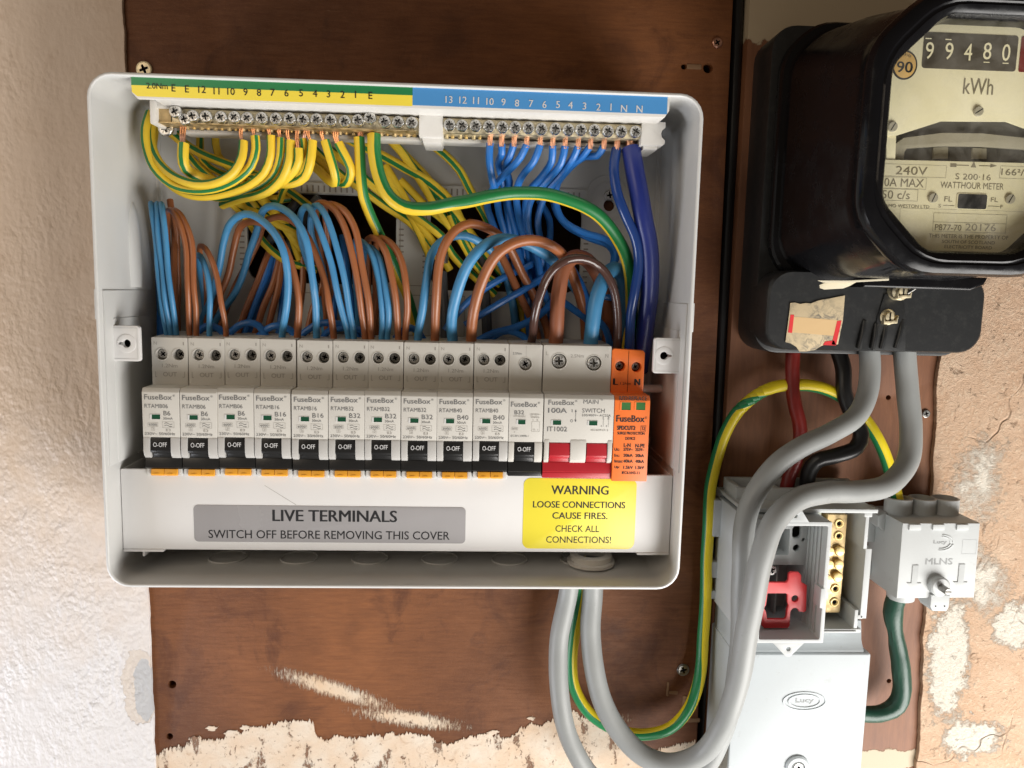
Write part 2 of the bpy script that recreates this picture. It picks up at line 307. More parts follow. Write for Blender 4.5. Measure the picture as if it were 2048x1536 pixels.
class MB:
    def __init__(s): s.v = []; s.f = []; s.m = []; s.mats = []
    def mi(s, m):
        if m not in s.mats: s.mats.append(m)
        return s.mats.index(m)
    def add(s, vs, fs, m):
        b = len(s.v); s.v += [tuple(v) for v in vs]; k = m if isinstance(m, list) else [s.mi(m)]*len(fs)
        for f, q in zip(fs, k): s.f.append(tuple(b+i for i in f)); s.m.append(q)
        return s
    def addbm(s, bm, m):
        bm.verts.index_update(); s.add([v.co[:] for v in bm.verts], [[v.index for v in f.verts] for f in bm.faces], m); bm.free(); return s
    def box(s, x0, x1, z0, z1, h0, h1, m, c=0.0, seg=2):
        bm = bmesh.new(); vs = [bm.verts.new((x, z, h)) for x in (x0, x1) for z in (z0, z1) for h in (h0, h1)]
        for f in ((0, 1, 3, 2), (4, 6, 7, 5), (0, 4, 5, 1), (2, 3, 7, 6), (0, 2, 6, 4), (1, 5, 7, 3)): bm.faces.new([vs[i] for i in f])
        if c > 0: bmesh.ops.bevel(bm, geom=list(bm.edges), offset=c, segments=seg, affect='EDGES', profile=0.6)
        return s.addbm(bm, m)
    def _ext(s, bm, edges, lo, hi, axis, c, seg):
        r = bmesh.ops.triangle_fill(bm, use_beauty=True, edges=edges) if edges else None
        fs = list(bm.faces)
        ex = bmesh.ops.extrude_face_region(bm, geom=fs)
        nv = [g for g in ex['geom'] if isinstance(g, bmesh.types.BMVert)]
        for v in nv: v.co[axis] = hi
        bmesh.ops.recalc_face_normals(bm, faces=list(bm.faces))
        if c > 0:
            es = [e for e in bm.edges if len(e.link_faces) == 2 and all(abs(v.co[axis]-hi) < 1e-5 for v in e.verts) and e.calc_face_angle(0) > 0.6]
            bmesh.ops.bevel(bm, geom=es, offset=c, segments=seg, affect='EDGES', profile=0.6)
    def prism(s, out, h0, h1, m, holes=(), c=0.0, seg=2):
        bm = bmesh.new()
        if not holes:
            bm.faces.new([bm.verts.new((x, z, h0)) for x, z in out]); ed = None
        else:
            ed = []
            for loop in [out]+list(holes):
                vs = [bm.verts.new((x, z, h0)) for x, z in loop]
                ed += [bm.edges.new((vs[i], vs[(i+1) % len(vs)])) for i in range(len(vs))]
        s._ext(bm, ed, h0, h1, 2, c, seg); return s.addbm(bm, m)
    def side(s, prof, x0, x1, m, c=0.0, seg=2):
        """profile [(h, z)] extruded along x; c rounds every sharp edge"""
        bm = bmesh.new(); bm.faces.new([bm.verts.new((x0, z, h)) for h, z in prof])
        s._ext(bm, None, x0, x1, 0, 0, seg)
        if c > 0:
            es = [e for e in bm.edges if len(e.link_faces) == 2 and e.calc_face_angle(0) > 0.5]
            bmesh.ops.bevel(bm, geom=es, offset=c, segments=seg, affect='EDGES', profile=0.6, clamp_overlap=True)
        return s.addbm(bm, m)
    def loft(s, rings, m, cap0=False, cap1=False):
        n = len(rings[0]); vs = [p for r in rings for p in r]; fs = []
        for k in range(len(rings)-1):
            for i in range(n):
                j = (i+1) % n; fs.append((k*n+i, k*n+j, (k+1)*n+j, (k+1)*n+i))
        if cap0: fs.append(tuple(range(n))[::-1])
        if cap1: fs.append(tuple((len(rings)-1)*n+i for i in range(n)))
        return s.add(vs, fs, m)
    def lathe(s, c, prof, m, axis='h', n=20, cap=True):
        """prof: [(radius, distance along the axis)]"""
        rings = []
        for r, t in prof:
            ring = []
            for i in range(n):
                a = 2*math.pi*i/n; u, v = r*math.cos(a), r*math.sin(a)
                ring.append({'h': (c[0]+u, c[1]+v, c[2]+t), 'z': (c[0]+u, c[1]+t, c[2]+v), 'x': (c[0]+t, c[1]+u, c[2]+v)}[axis])
            rings.append(ring)
        return s.loft(rings, m, cap, cap)
    def tube(s, pts, r, m, n=12, step=3.0, stripe=None, cap=True, wob=0.0, jit=0.0):
        """smooth tube through pts; stripe=(other material, share of the girth, start angle, twist per mm)"""
        P = [Vector(p) for p in pts]; rr = r if isinstance(r, (list, tuple)) else [r]*len(P)
        Q = []; RR = []
        E_ = [P[0]*2-P[1]]+P+[P[-1]*2-P[-2]]; rE = [rr[0]]+list(rr)+[rr[-1]]
        for i in range(1, len(E_)-2):
            a, b, c, d = E_[i-1:i+3]
            t0 = 0; t1 = max((b-a).length, 1e-3)**.5; t2 = t1+max((c-b).length, 1e-3)**.5; t3 = t2+max((d-c).length, 1e-3)**.5
            k = max(2, int((c-b).length/step))
            for j in range(k):
                t = t1+(t2-t1)*j/k
                A1 = a*((t1-t)/(t1-t0))+b*((t-t0)/(t1-t0)); A2 = b*((t2-t)/(t2-t1))+c*((t-t1)/(t2-t1)); A3 = c*((t3-t)/(t3-t2))+d*((t-t2)/(t3-t2))
                B1 = A1*((t2-t)/(t2-t0))+A2*((t-t0)/(t2-t0)); B2 = A2*((t3-t)/(t3-t1))+A3*((t-t1)/(t3-t1))
                Q.append(B1*((t2-t)/(t2-t1))+B2*((t-t1)/(t2-t1))); f = j/k; RR.append(rE[i]*(1-f)+rE[i+1]*f)
        Q.append(P[-1]); RR.append(rr[-1])
        if jit:
            sd = P[0].x*7.3
            Q = [q+Vector((noise.noise(Vector((i*step*.045, sd, 0))), noise.noise(Vector((i*step*.045, sd, 9))), noise.noise(Vector((i*step*.045, sd, 19)))))*jit*min(1, i/4, (len(Q)-1-i)/4) for i, q in enumerate(Q)]
        T = [(Q[min(i+1, len(Q)-1)]-Q[max(i-1, 0)]).normalized() for i in range(len(Q))]
        ref = Vector((0, 0, 1)) if abs(T[0].z) < 0.9 else Vector((1, 0, 0))
        nrm = (ref-T[0]*ref.dot(T[0])).normalized(); rings = []; L = 0; tw = stripe[3] if stripe else 0; a0 = stripe[2] if stripe else 0
        keys = a0 if isinstance(a0, list) else None
        for i, q in enumerate(Q):
            if i: L += (Q[i]-Q[i-1]).length
            nrm = (nrm-T[i]*nrm.dot(T[i])).normalized(); bi = T[i].cross(nrm); ring = []
            if keys:
                fq = i/(len(Q)-1); ang = keys[-1][1]
                for (s0, g0), (s1, g1) in zip(keys, keys[1:]):
                    if s0 <= fq <= s1: ang = g0+(g1-g0)*(fq-s0)/(s1-s0); break
                ang -= math.pi*stripe[1]
            for k in range(n):
                a = 2*math.pi*k/n+(ang if keys else a0+tw*L); rad = RR[i]
                if wob: rad *= 1+wob*(noise.noise(Vector((q.x*.12, q.y*.12, k*.9)))+0.5*noise.noise(Vector((q.x*.4, q.y*.4, k*1.7))))
                ring.append(q+(nrm*math.cos(a)+bi*math.sin(a))*rad)
            rings.append(ring)
        fs = []; ks = []
        ma = s.mi(m); mb_ = s.mi(stripe[0]) if stripe else ma; cut = stripe[1]*n if stripe else 0
        for i in range(len(rings)-1):
            for k in range(n):
                j = (k+1) % n; fs.append((i*n+k, i*n+j, (i+1)*n+j, (i+1)*n+k)); ks.append(mb_ if k < cut else ma)
        if cap:
            fs.append(tuple(range(n))); ks.append(ma); fs.append(tuple((len(rings)-1)*n+i for i in range(n))); ks.append(ma)
        return s.add([p[:] for r_ in rings for p in r_], fs, ks)
    def text(s, t, xc, zc, h, wd, ht, m, rot=0.0, bold=0.0):
        """t drawn flat on a face at height h, fitted to the box wd x ht mm round (xc, zc)"""
        vs, fs, a, b, c, d = text_mesh(t)
        for dx in ((0,) if not bold else (-bold, 0, bold)):
            P = []
            for x, y in vs:
                u = ((x-a)/(b-a)-.5)*wd+dx; v = ((y-c)/(d-c)-.5)*ht
                P.append((xc+u*math.cos(rot)-v*math.sin(rot), zc+u*math.sin(rot)+v*math.cos(rot), h+(0.012*dx/bold if bold else 0)))
            s.add(P, fs, m)
        return s
    def ptext(s, t, x0, y0, x1, y1, h, m, rot=0.0, bold=0.0):
        """the same, placed where the photograph shows it (pixel box) on the plane h"""
        c = U((x0+x1)/2, (y0+y1)/2, h); wd = U(x1, (y0+y1)/2, h)[0]-U(x0, (y0+y1)/2, h)[0]; ht = U((x0+x1)/2, y0, h)[1]-U((x0+x1)/2, y1, h)[1]
        return s.text(t, c[0], c[1], h, wd, ht, m, rot, bold)
    def ntext(s, t, px, py, hpx, h, m, bold=0.0):
        vs, fs, a, b, c, d = text_mesh(t); k = U(px, py, h); ht = U(px, py-hpx/2, h)[1]-U(px, py+hpx/2, h)[1]
        if 'm' in t: ht *= .82
        return s.text(t, k[0], k[1], h, ht*(b-a)/(d-c)*.98, ht, m, 0, bold)
    def frame(s, x0, x1, z0, z1, h, t, m):
        for a in ((x0, x1, z0, z0+t), (x0, x1, z1-t, z1), (x0, x0+t, z0+t, z1-t), (x1-t, x1, z0+t, z1-t)):
            s.add([(a[0], a[2], h), (a[1], a[2], h), (a[1], a[3], h), (a[0], a[3], h)], [(0, 1, 2, 3)], m)
        return s
    def quad(s, x0, x1, z0, z1, h, m): return s.add([(x0, z0, h), (x1, z0, h), (x1, z1, h), (x0, z1, h)], [(0, 1, 2, 3)], m)
    def poly(s, pts, h, m): return s.add([(x, z, h) for x, z in pts], [tuple(range(len(pts)))], m)
    def mesh(s, name, org):
        me = bpy.data.meshes.new(name)
        me.from_pydata([((x-org[0])*S, -(h-org[2])*S, (z-org[1])*S) for x, z, h in s.v], [], s.f)
        for m in s.mats: me.materials.append(MATS[m])
        for p, k in zip(me.polygons, s.m): p.material_index = k
        bm = bmesh.new(); bm.from_mesh(me); bmesh.ops.recalc_face_normals(bm, faces=list(bm.faces)); bm.to_mesh(me); bm.free()
        me.polygons.foreach_set('use_smooth', [True]*len(me.polygons)); me.set_sharp_from_angle(angle=R(33)); me.update()
        return me
ORG = {}
def loc(o, org, parent):
    p = ORG[parent.name] if parent else (0, 0, 0)
    o.location = ((org[0]-p[0])*S, -(org[2]-p[2])*S, (org[1]-p[1])*S); ORG[o.name] = org
def tag(o, label=None, cat=None, group=None, kind=None):
    for k, v in (('label', label), ('category', cat), ('group', group), ('kind', kind)):
        if v: o[k] = v
    return o
def thing(name, label, cat, org, group=None, kind=None):
    o = bpy.data.objects.new(name, None); o.empty_display_size = 0.01; COL.objects.link(o); loc(o, org, None); return tag(o, label, cat, group, kind)
def part(mb, name, parent, org=None, label=None):
    org = org or ORG[parent.name]
    o = bpy.data.objects.new(name, mb.mesh(name, org)); COL.objects.link(o); o.parent = parent; loc(o, org, parent)
    if label: o['label'] = label
    return o
def solo(mb, name, label, cat, group=None, kind=None, org=(0, 0, 0)):
    o = bpy.data.objects.new(name, mb.mesh(name, org)); COL.objects.link(o); loc(o, org, None); return tag(o, label, cat, group, kind)
def inst(me, name, parent, org):
    o = bpy.data.objects.new(name, me); COL.objects.link(o); o.parent = parent; loc(o, org, parent); return o
def tree_copy(o, parent=None):
    c = o.copy(); COL.objects.link(c); c.parent = parent; ORG[c.name] = ORG[o.name]
    for ch in list(o.children): tree_copy(ch, c)
    return c

def cross(r, w_, n=1):
    """outline of a cross recess"""
    p = [(w_, w_), (r*.95, w_*.8), (r*.95, -w_*.8), (w_, -w_), (w_*.8, -r*.95), (-w_*.8, -r*.95), (-w_, -w_), (-r*.95, -w_*.8), (-r*.95, w_*.8), (-w_, w_), (-w_*.8, r*.95), (w_*.8, r*.95)]
    return p
def screw_mb(r, hh, m='steel', rec='dark_screw', rot=0.0, shaft=0.0, slot=True, dish=0.0):
    """a pan head screw facing the viewer, base at the origin"""
    b = MB(); ca, sa = math.cos(rot), math.sin(rot); n = 24
    cr = [(x*ca-z*sa, x*sa+z*ca) for x, z in cross(r*0.58, r*0.17)]
    b.lathe((0, 0, 0), [(r*.97, 0), (r, hh*.35), (r*.93, hh*.8), (r*.78, hh)], m, n=n, cap=False)
    bm = bmesh.new(); ed = []
    for loop in (circ(0, 0, r*.78, n), cr):
        vs = [bm.verts.new((x, z, hh)) for x, z in loop]; ed += [bm.edges.new((vs[i], vs[(i+1) % len(vs)])) for i in range(len(vs))]
    bmesh.ops.triangle_fill(bm, use_beauty=True, edges=ed); b.addbm(bm, m)
    dp = max(hh*.2, hh-r*.55)
    b.loft([[(x, z, hh) for x, z in cr], [(x*.55, z*.55, dp) for x, z in cr]], rec, cap1=True)
    if slot:                                  # the small ticks of a combination head
        for k in range(4):
            a = rot+R(45+90*k); u = (math.cos(a), math.sin(a)); v = (-u[1], u[0])
            b.add([(u[0]*r*.34+v[0]*r*q*.05, u[1]*r*.34+v[1]*r*q*.05, hh+.03) for q in (-1, 1)]+[(u[0]*r*.72+v[0]*r*q*.05, u[1]*r*.72+v[1]*r*q*.05, hh+.03) for q in (1, -1)], [(0, 1, 2, 3)], rec)
    if shaft: b.lathe((0, 0, 0), [(r*.55, -shaft), (r*.55, 0)], m, n=12)
    return b
SCR = {}
def screw_mesh(r, hh, m='steel', rec='dark_screw', rot=0.0, **k):
    key = (r, hh, m, rec, round(rot, 1), tuple(k.items()))
    if key not in SCR: SCR[key] = screw_mb(r, hh, m, rec, round(rot, 1), **k).mesh('screw', (0, 0, 0))
    return SCR[key]

# ================================================================== the wall and the boards
def ragged(pts, amp, step=2.0, seed=0):
    out = []
    for i in range(len(pts)-1):
        a, b = Vector(pts[i]), Vector(pts[i+1]); k = max(1, int((b-a).length/step))
        for j in range(k):
            p = a.lerp(b, j/k); q = noise.noise(Vector((p.x*.06, p.y*.06, seed)))*amp+noise.noise(Vector((p.x*.3, p.y*.3, seed+5)))*amp*.35
            out.append((p.x+q, p.y))
    out.append(tuple(pts[-1])); return out
OPEN_A = rrect(-91, -9, 150, 199, 9, 5); OPEN_B = rrect(10, 95, 148, 199.5, 9, 5)     # openings in the back of the casing
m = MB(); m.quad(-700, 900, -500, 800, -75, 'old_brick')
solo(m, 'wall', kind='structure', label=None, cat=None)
m = MB(); e1 = ragged([(-152.5, -420), (-151.5, -131), (-154.2, 297), (-155, 620)], .7, 1.5, 1)
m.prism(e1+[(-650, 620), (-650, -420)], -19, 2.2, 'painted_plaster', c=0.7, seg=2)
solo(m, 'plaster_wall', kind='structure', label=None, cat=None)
m = MB(); e1 = ragged([(321.5, -420), (320.8, -134), (317.0, -60), (316.5, 0), (312.4, 60), (311, 102), (309, 330), (308, 620)], 1.3, 2.0, 9)
m.prism([(850, -420), (850, 620)]+e1[::-1], -19, 3.0, 'bare_plaster', c=0.9, seg=2)
solo(m, 'plaster_wall', kind='structure', label=None, cat=None)

bt = thing('plywood_board', 'wide brown varnished plywood board behind the white fuse box, cream paint along its bottom', 'board', (10, 0, 0))
gapL = [(178.6, -330), (179.0, -117), (177.6, 100), (175.6, 311), (174, 560)]
hole1 = circ(*U(1416, 136, 0)[:2], 2.7, 14); hole2 = circ(*U(1368, 133, 0)[:2], 1.6, 10)
hole3 = circ(*U(344, 1369, 0)[:2], 2.4, 12); hole4 = circ(*U(339, 1473, 0)[:2], 2.0, 12)
cut = rrect(-96, -2, 144, 206, 9, 4); cut2 = rrect(3, 101, 142, 206, 9, 4)
m = MB(); m.prism([(-153.2, -330)]+gapL+[(-155.5, 560)], -17, 0, 'varnished_plywood', holes=[hole1, hole2, hole3, hole4, cut, cut2], c=0.5)
bd = part(m, 'panel', bt, org=(0, 0, 0))
m = MB()                                                   # a torn splinter groove between two holes and a rough patch near the corner
a = U(1368, 133, 0); b = U(1410, 130, 0)
m.box(a[0]+1.5, b[0]-2, a[1]-1.3, a[1]+1.4, -.2, .35, 'board_edge', .3); part(m, 'splinter_groove', bt); m = MB()
for px, py, wd, ht in ((1347, 1385, 5.5, 2.2), (1370, 1405, 3.5, 9), (1385, 1440, 9, 2.6), (1340, 1450, 6, 1.6), (1335, 1378, 1.2, 9)):
    c = U(px, py, 0); m.prism([(c[0]+x+.35*noise.noise(Vector((x, z, px))), c[1]+z+.35*noise.noise(Vector((z, x, py)))) for x, z in rrect(-wd/2, wd/2, -ht/2, ht/2, .4, 2)], .05, .5, 'board_edge', c=.2)
part(m, 'rough_patch', bt)
m = MB(); px = [(308, 1520), (330, 1498), (360, 1492), (390, 1480), (430, 1479), (470, 1470), (500, 1456), (530, 1452), (560, 1444), (600, 1440), (625, 1442), (632, 1468), (650, 1483), (668, 1472), (720, 1475), (780, 1468), (830, 1469), (862, 1472), (868, 1484), (900, 1490), (935, 1472), (980, 1466), (1010, 1478), (1050, 1452), (1085, 1446), (1110, 1440), (1150, 1424), (1182, 1442), (1250, 1484), (1300, 1505), (1350, 1490), (1396, 1478)]
q = [U(x, y, .1)[:2] for x, y in px]; out = []
for i in range(len(q)-1):
    a_, b_ = Vector(q[i]), Vector(q[i+1]); k = max(1, int((b_-a_).length/.45))
    for j in range(k):
        p = a_.lerp(b_, j/k); s_ = Vector((p.x*.5, p.y*.5, 3)); out.append((p.x, p.y+noise.noise(s_*.6)*2.2+noise.noise(s_*2.3)*2.2+noise.noise(s_*5)*1.6))
out = [o_ for o_ in out if -152.4 < o_[0] < 177.6]; out = [(-152.8, out[0][1])]+out+[(178, out[-1][1]), (178, -328), (-152.8, -328)]
m.prism(out[::-1], .02, .55, 'old_paint', c=.12, seg=1); part(m, 'paint_layer', bt, label='ragged cream paint along the bottom')
for cx_, cz_, rr_ in ((-118, -117.5, 2.2), (-106, -121, 3.2), (-98, -117, 2.0), (-128, -124, 2.4), (52, -121, 2.0), (75, -112, 1.6)):
    m = MB(); m.prism([(cx_+rr_*(1+.7*noise.noise(Vector((math.cos(a_)*1.6+cx_, math.sin(a_)*1.6, 0))))*math.cos(a_)*1.5, cz_+rr_*(1+.9*noise.noise(Vector((math.cos(a_)*2+cz_, math.sin(a_)*2, 5))))*.7*math.sin(a_)) for a_ in [2*math.pi*i/26 for i in range(26)]], .02, .5, 'old_paint', c=.12, seg=1); part(m, 'paint_flake', bt)
def wood_screw(px, py, parent, r, mt, rot, h=0.0, label=None):
    c = U(px, py, h); o = inst(screw_mesh(r, 1.0, mt, 'deep_black', rot, slot=False), 'screw', parent, (c[0], c[1], h+.1)); o['label'] = label
wood_screw(289, 139, bt, 4.4, 'nickel_brass', .4, label='pale countersunk screw above the fuse box corner')
wood_screw(1434, 86, bt, 2.9, 'copper', .6, label='small coppery screw near the top of the board')
wood_screw(1366, 1339, bt, 3.9, 'dull_steel', .3, label='grey screw near the bottom right of the board')
b2 = thing('plywood_board', 'narrow lighter plywood board with vertical grain behind the black meter', 'board', (250, 0, 0))
m = MB(); m.prism([(184.5, -330), (322.5, -330), (321.8, -134), (318, 0), (312.6, 102), (309, 620), (183, 620), (185.1, 312), (185.4, 100)], -17, 0, 'aged_plywood', holes=[circ(*U(1777, 795, 0)[:2], 1.5, 8), circ(*U(1778, 1362, 0)[:2], 1.4, 8)], c=0.5)
part(m, 'panel', b2, org=(0, 0, 0))
wood_screw(1851, 827, b2, 2.6, 'dull_steel', .3)
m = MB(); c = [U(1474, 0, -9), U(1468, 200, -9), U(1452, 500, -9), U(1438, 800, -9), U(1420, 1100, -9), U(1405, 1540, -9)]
m.tube([(c[0][0]-1, c[0][1]+60, -9)]+c, 3.6, 'black_cable', n=12)  # black filler tube standing in for the deep shade in the gap
solo(m, 'cable', 'thin black tube added to darken the gap between the two boards', 'cable', org=c[2])

# ================================================================== the casing of the fuse box
X0, X1, ZB, ZT, HR = -141.8, 141.7, 0.0, 242.9, 73.3
cu = thing('consumer_unit', 'open white plastic fuse box casing on the brown board, cover removed', 'fuse box', (0, 0, 0))
def ring(dx, h, r, n=6, dtop=None):
    return [(x, z, h) for x, z in rrect(X0+dx, X1-dx, ZB+dx, ZT-(dx if dtop is None else dtop), max(r, .5), n)]
m = MB()
m.loft([ring(2.2, 0.1, 10), ring(.5, 30, 11), ring(0, 60, 11.5), ring(0, HR-1.0, 11.5), ring(.25, HR-.3, 11.3), ring(.8, HR, 10.7), ring(1.3, HR, 10.2), ring(1.8, HR-.35, 9.7), ring(1.95, HR-1.2, 9.5),
        ring(2.0, 60, 9), ring(2.2, 40, 8), ring(2.5, 12, 6), ring(3.0, 5, 5), ring(4.6, 3.2, 4)], 'white_plastic')
keyR = circ(*U(1218, 392, 3)[:2], 3.0, 14); keyR2 = circ(*U(1218, 411, 3)[:2], 3.2, 14); keyL = circ(*U(425, 388, 3)[:2], 3.4, 14)
m.prism(rrect(X0+4.6, X1-4.6, ZB+4.6, ZT-4.6, 4, 6), 0.8, 3.2, 'white_plastic', holes=[OPEN_A, OPEN_B, keyR2, keyL], c=0)
body = part(m, 'casing', cu)
m = MB()                                                   # moulded ribs, steps and knock-out ticks
for hx in (OPEN_A, OPEN_B):
    xs = [p[0] for p in hx]; zs = [p[1] for p in hx]; xa, xb, za, zb = min(xs), max(xs), min(zs), max(zs)
    m.box(xa-2, xb+2, zb+.3, zb+6.2, 3.0, 4.6, 'white_plastic', .3)
    for k in range(int((xb-xa)/3.1)):
        if k % 12 not in (7, 8): m.box(xa+2+k*3.1, xa+2.8+k*3.1, zb+1.2, zb+4.6, 4.5, 5.0, 'carton_grey', .1)
    for side in ((xa-4.2, xa-1.6), (xb+1.6, xb+4.2)):
        for k in range(9): m.box(side[0], side[1], za+6+k*3.1, za+6.8+k*3.1, 3.0, 3.6, 'carton_grey', .1)
cR = U(1215, 395, 3)
for r in (12.5, 8.8):
    m.prism(circ(cR[0], cR[1], r, 32), 3.1, 3.7, 'white_plastic', holes=[circ(cR[0], cR[1], r-.8, 32)], c=.15)
for s_, xx in ((1, X0), (-1, X1)):
    a = lambda v: xx+s_*v
    xs = sorted((a(1.8), a(2.7)))
    m.box(xs[0], xs[1], 60, 144.5, 5, HR-3.5, 'white_plastic', .3)              # the lower half of each side is one step thicker
    xs = sorted((a(2.2), a(3.1)))
    m.box(xs[0], xs[1], 60, 131, 5, HR-12, 'white_plastic', .3)
    for zz in (60,):
        xs = sorted((a(2), a(3.6))); m.box(xs[0], xs[1], zz, zz+1.0, 4, 40, 'white_plastic', .2)
    xs = sorted((a(3), a(5.4))); m.box(xs[0], xs[1], 8, 236, 3.0, 4.3, 'white_plastic', .4)
    xs = sorted((a(-.5), a(.6))); m.box(xs[0], xs[1], 131, 145, 50, HR-.6, 'white_plastic', .3)
# the swelling in the left wall where the lid screws in
for s_, xx in ((1, X0+1.5),):
    m.lathe((xx-s_*2.4, 146, 34), [(6.2, 0), (6.6, 14), (6.5, 24), (6.0, 32), (5.0, 38), (3.6, 42.5), (2, 45), (.4, 46)], 'white_plastic', 'z', 32)
part(m, 'moulded_ribs', cu)
m = MB()
for k in range(6): m.prism(circ(-95+k*38, 3.1, 8, 28, rz=.01), 20, 20.1, 'white_plastic')
for k in range(6):                                          # round knock-outs in the bottom wall
    c_ = (-95+k*38, 2.4, 36)
    m.loft([[(c_[0]+r*math.cos(2*math.pi*i/32), c_[1]+dz, c_[2]+r*math.sin(2*math.pi*i/32)) for i in range(32)] for r, dz in ((10, -.2), (10, .62), (9.6, .62), (9.6, -.2))], 'white_plastic')
part(m, 'knockout', cu)
def tab(xa, xb, za, zb, sgn):
    t = MB(); cx = (xa+xb)/2+sgn*-3.2 if sgn < 0 else (xa+xb)/2-1.5; cx = (xa+xb)/2 + (2.6 if sgn < 0 else -3.4); cz = (za+zb)/2
    slot = []
    for i in range(17):
        an = R(180 if sgn < 0 else 0)+R(22)+R(316)*i/16; slot.append((cx+2.0*math.cos(an), cz+2.0*math.sin(an)))
    e_ = -3.9 if sgn < 0 else 3.9
    slot += [(cx+e_, cz+(-.5 if sgn > 0 else .5)), (cx+e_, cz+(.5 if sgn > 0 else -.5))]
    t.prism(rrect(xa, xb, za, zb, 1.4, 4), 59.4, 61.6, 'cover_plastic', holes=[slot], c=.5)
    t.prism(circ(cx, cz, 4.6, 28), 61.4, 61.85, 'cover_plastic', holes=[slot], c=.3)
    wx = (xa-.5, xa+6) if sgn < 0 else (xb-6, xb+.5); t.box(wx[0], wx[1], za+1.5, zb-1.5, 40, 58, 'white_plastic', .5); t.prism(circ(cx, cz, 3.0, 16), 56.5, 57, 'deep_black')
    
    t.frame(xa+1, xb-1, za+1, zb-1, 61.75, .25, 'white_plastic')
    return t
xa, za = U(207, 722, 61)[0], U(240, 722, 61)[1]; xb, zb = U(281, 690, 61)[0], U(240, 651, 61)[1]
part(tab(xa, xb, za, zb, -1), 'cover_fixing_tab', cu, label='left square tab with a keyhole for the cover screw')
xa, za = U(1307, 700, 61)[0], U(1340, 747, 61)[1]; xb, zb = U(1376, 700, 61)[0], U(1340, 676, 61)[1]
part(tab(xa, xb, za, zb, 1), 'cover_fixing_tab', cu, label='right square tab with a keyhole for the cover screw')
c = U(1219, 391, 3.2); o = inst(screw_mesh(3.2, 1.6, 'steel', 'deep_black', .2, slot=False), 'fixing_screw', cu, (c[0], c[1], 3.3))
m = MB(); m.text('Bewa', U(545, 566, 3.4)[0], U(545, 566, 3.4)[1], 3.35, 16, 3.6, 'black_print'); m.text('220', U(545, 582, 3.4)[0], U(545, 582, 3.4)[1], 3.35, 14, 4.2, 'black_print')
m.frame(-9+2, 8, 150, 196, 3.35, .4, 'carton_grey'); m.frame(-84, -22, 122, 145, 3.35, .35, 'carton_grey'); m.frame(-4, 30, 122, 145, 3.35, .35, 'carton_grey')
part(m, 'printed_marks', cu)

rail = MB(); rail.box(-133, 133, 76, 78, 3.3, 12, 'dull_steel', .3); rail.box(-133, 133, 60, 95, 10.5, 12, 'dull_steel', .3); rail.box(-133, 133, 93, 95, 3.3, 12, 'dull_steel', .3)
solo(rail, 'mounting_rail', 'steel mounting rail behind the row of breakers, its end showing right of the orange unit', 'rail', org=(0, 78, 8))
m = MB(); zz = U(1300, 880, 20)[1]; m.lathe((128, zz, 20), [(2.6, -2), (2.6, 7), (2.0, 7.6)], 'white_plastic', 'x', 16); part(m, 'support_peg', cu); m = MB(); m.lathe((128, U(1300, 777, 30)[1], 30), [(2.2, -2), (2.2, 10), (1.8, 10.6)], 'white_plastic', 'x', 16)
part(m, 'support_peg', cu)

# ------------------------------------------------------------------ terminal bars and their holder
HS = 72.2
hold = thing('terminal_bar_holder', 'long white holder with green, yellow and blue number strips inside the fuse box top', 'terminal holder', (0, 235, 40))
zt = U(800, 178, HS)[1]+3.4
LA = (U(262, 152, HS)[0], U(300, 156, HS)[1]); LB = (U(1336, 215, HS)[0], U(1336, 199, HS)[1])
zt, zy, zb_ = U(600, 164.5, HS)[1], U(600, 182.5, HS)[1], U(600, 203.5, HS)[1]
xl, xr, xm = LA[0], LB[0], U(825, 195, HS)[0]
m = MB()
m.prism([(xl, zt+.1), (xl, zb_+1.4), (xl+2.4, zb_-1.1), (xr-1.5, zb_-1.1), (xr+.7, zb_+2), (xr+.7, zt+.1)], HS-2.2, HS, 'holder_plastic', c=.3)
m.box(xl+8, xr-.5, zb_-.4, zb_+3, 31, HS-1.6, 'holder_plastic', .4)
m.box(xl+11, xr-2, 222.6, 224.6, 30, 41, 'holder_plastic', .5)
m.box(xl+11, xr-2, 224, 240, 26, 31, 'holder_plastic', .4)
m.box(U(300, 205, 56)[0], U(312, 205, 56)[0], 223.6, U(300, 200, 56)[1], 30, 57, 'holder_plastic', .8)
m.box(U(312, 205, 55)[0], U(345, 205, 55)[0], U(330, 216, 55)[1], U(330, 200, 55)[1], 30, 55, 'holder_plastic', .5)
part(m, 'holder_body', hold)
m = MB(); c0, c1 = U(838, 250, 54), U(886, 250, 54); z0, z1 = U(860, 275, 54)[1], U(860, 227, 54)[1]
m.prism(rrect(c0[0], c1[0], z0, z1, .8, 3), 30, 55.0, 'holder_plastic', c=.5); m.prism([(c0[0]+2, z0-2.2), (c1[0]-1, z0-2.2), (c1[0], z0+1), (c0[0]+1, z0+1)], 30, 52, 'holder_plastic', c=.4)
part(m, 'centre_support', hold)
m = MB(); c0, c1 = U(1282, 265, 54), U(1330, 265, 54); z0, z1 = U(1305, 291, 54)[1], U(1305, 244, 54)[1]; zm = (z0+z1)/2
m.prism([(c0[0], z0), (c1[0]-1, z0), (c1[0], z0+1), (c1[0], zm-3), (c1[0]-1.6, zm-1.6), (c1[0]-2, zm), (c1[0]-1.6, zm+1.6), (c1[0], zm+3), (c1[0], z1), (c0[0]+1, z1), (c0[0], z1-1)], 30, 55, 'holder_plastic', c=.5)
m.box(c0[0]+2, c1[0]-3, z0-1.5, z0+.5, 30, 52, 'holder_plastic', .3)
part(m, 'end_support', hold)
m = MB(); h = HS+.12
m.poly([(xl, zt), (xl, zy), (xm, zy), (xm, zt)], h, 'label_green')
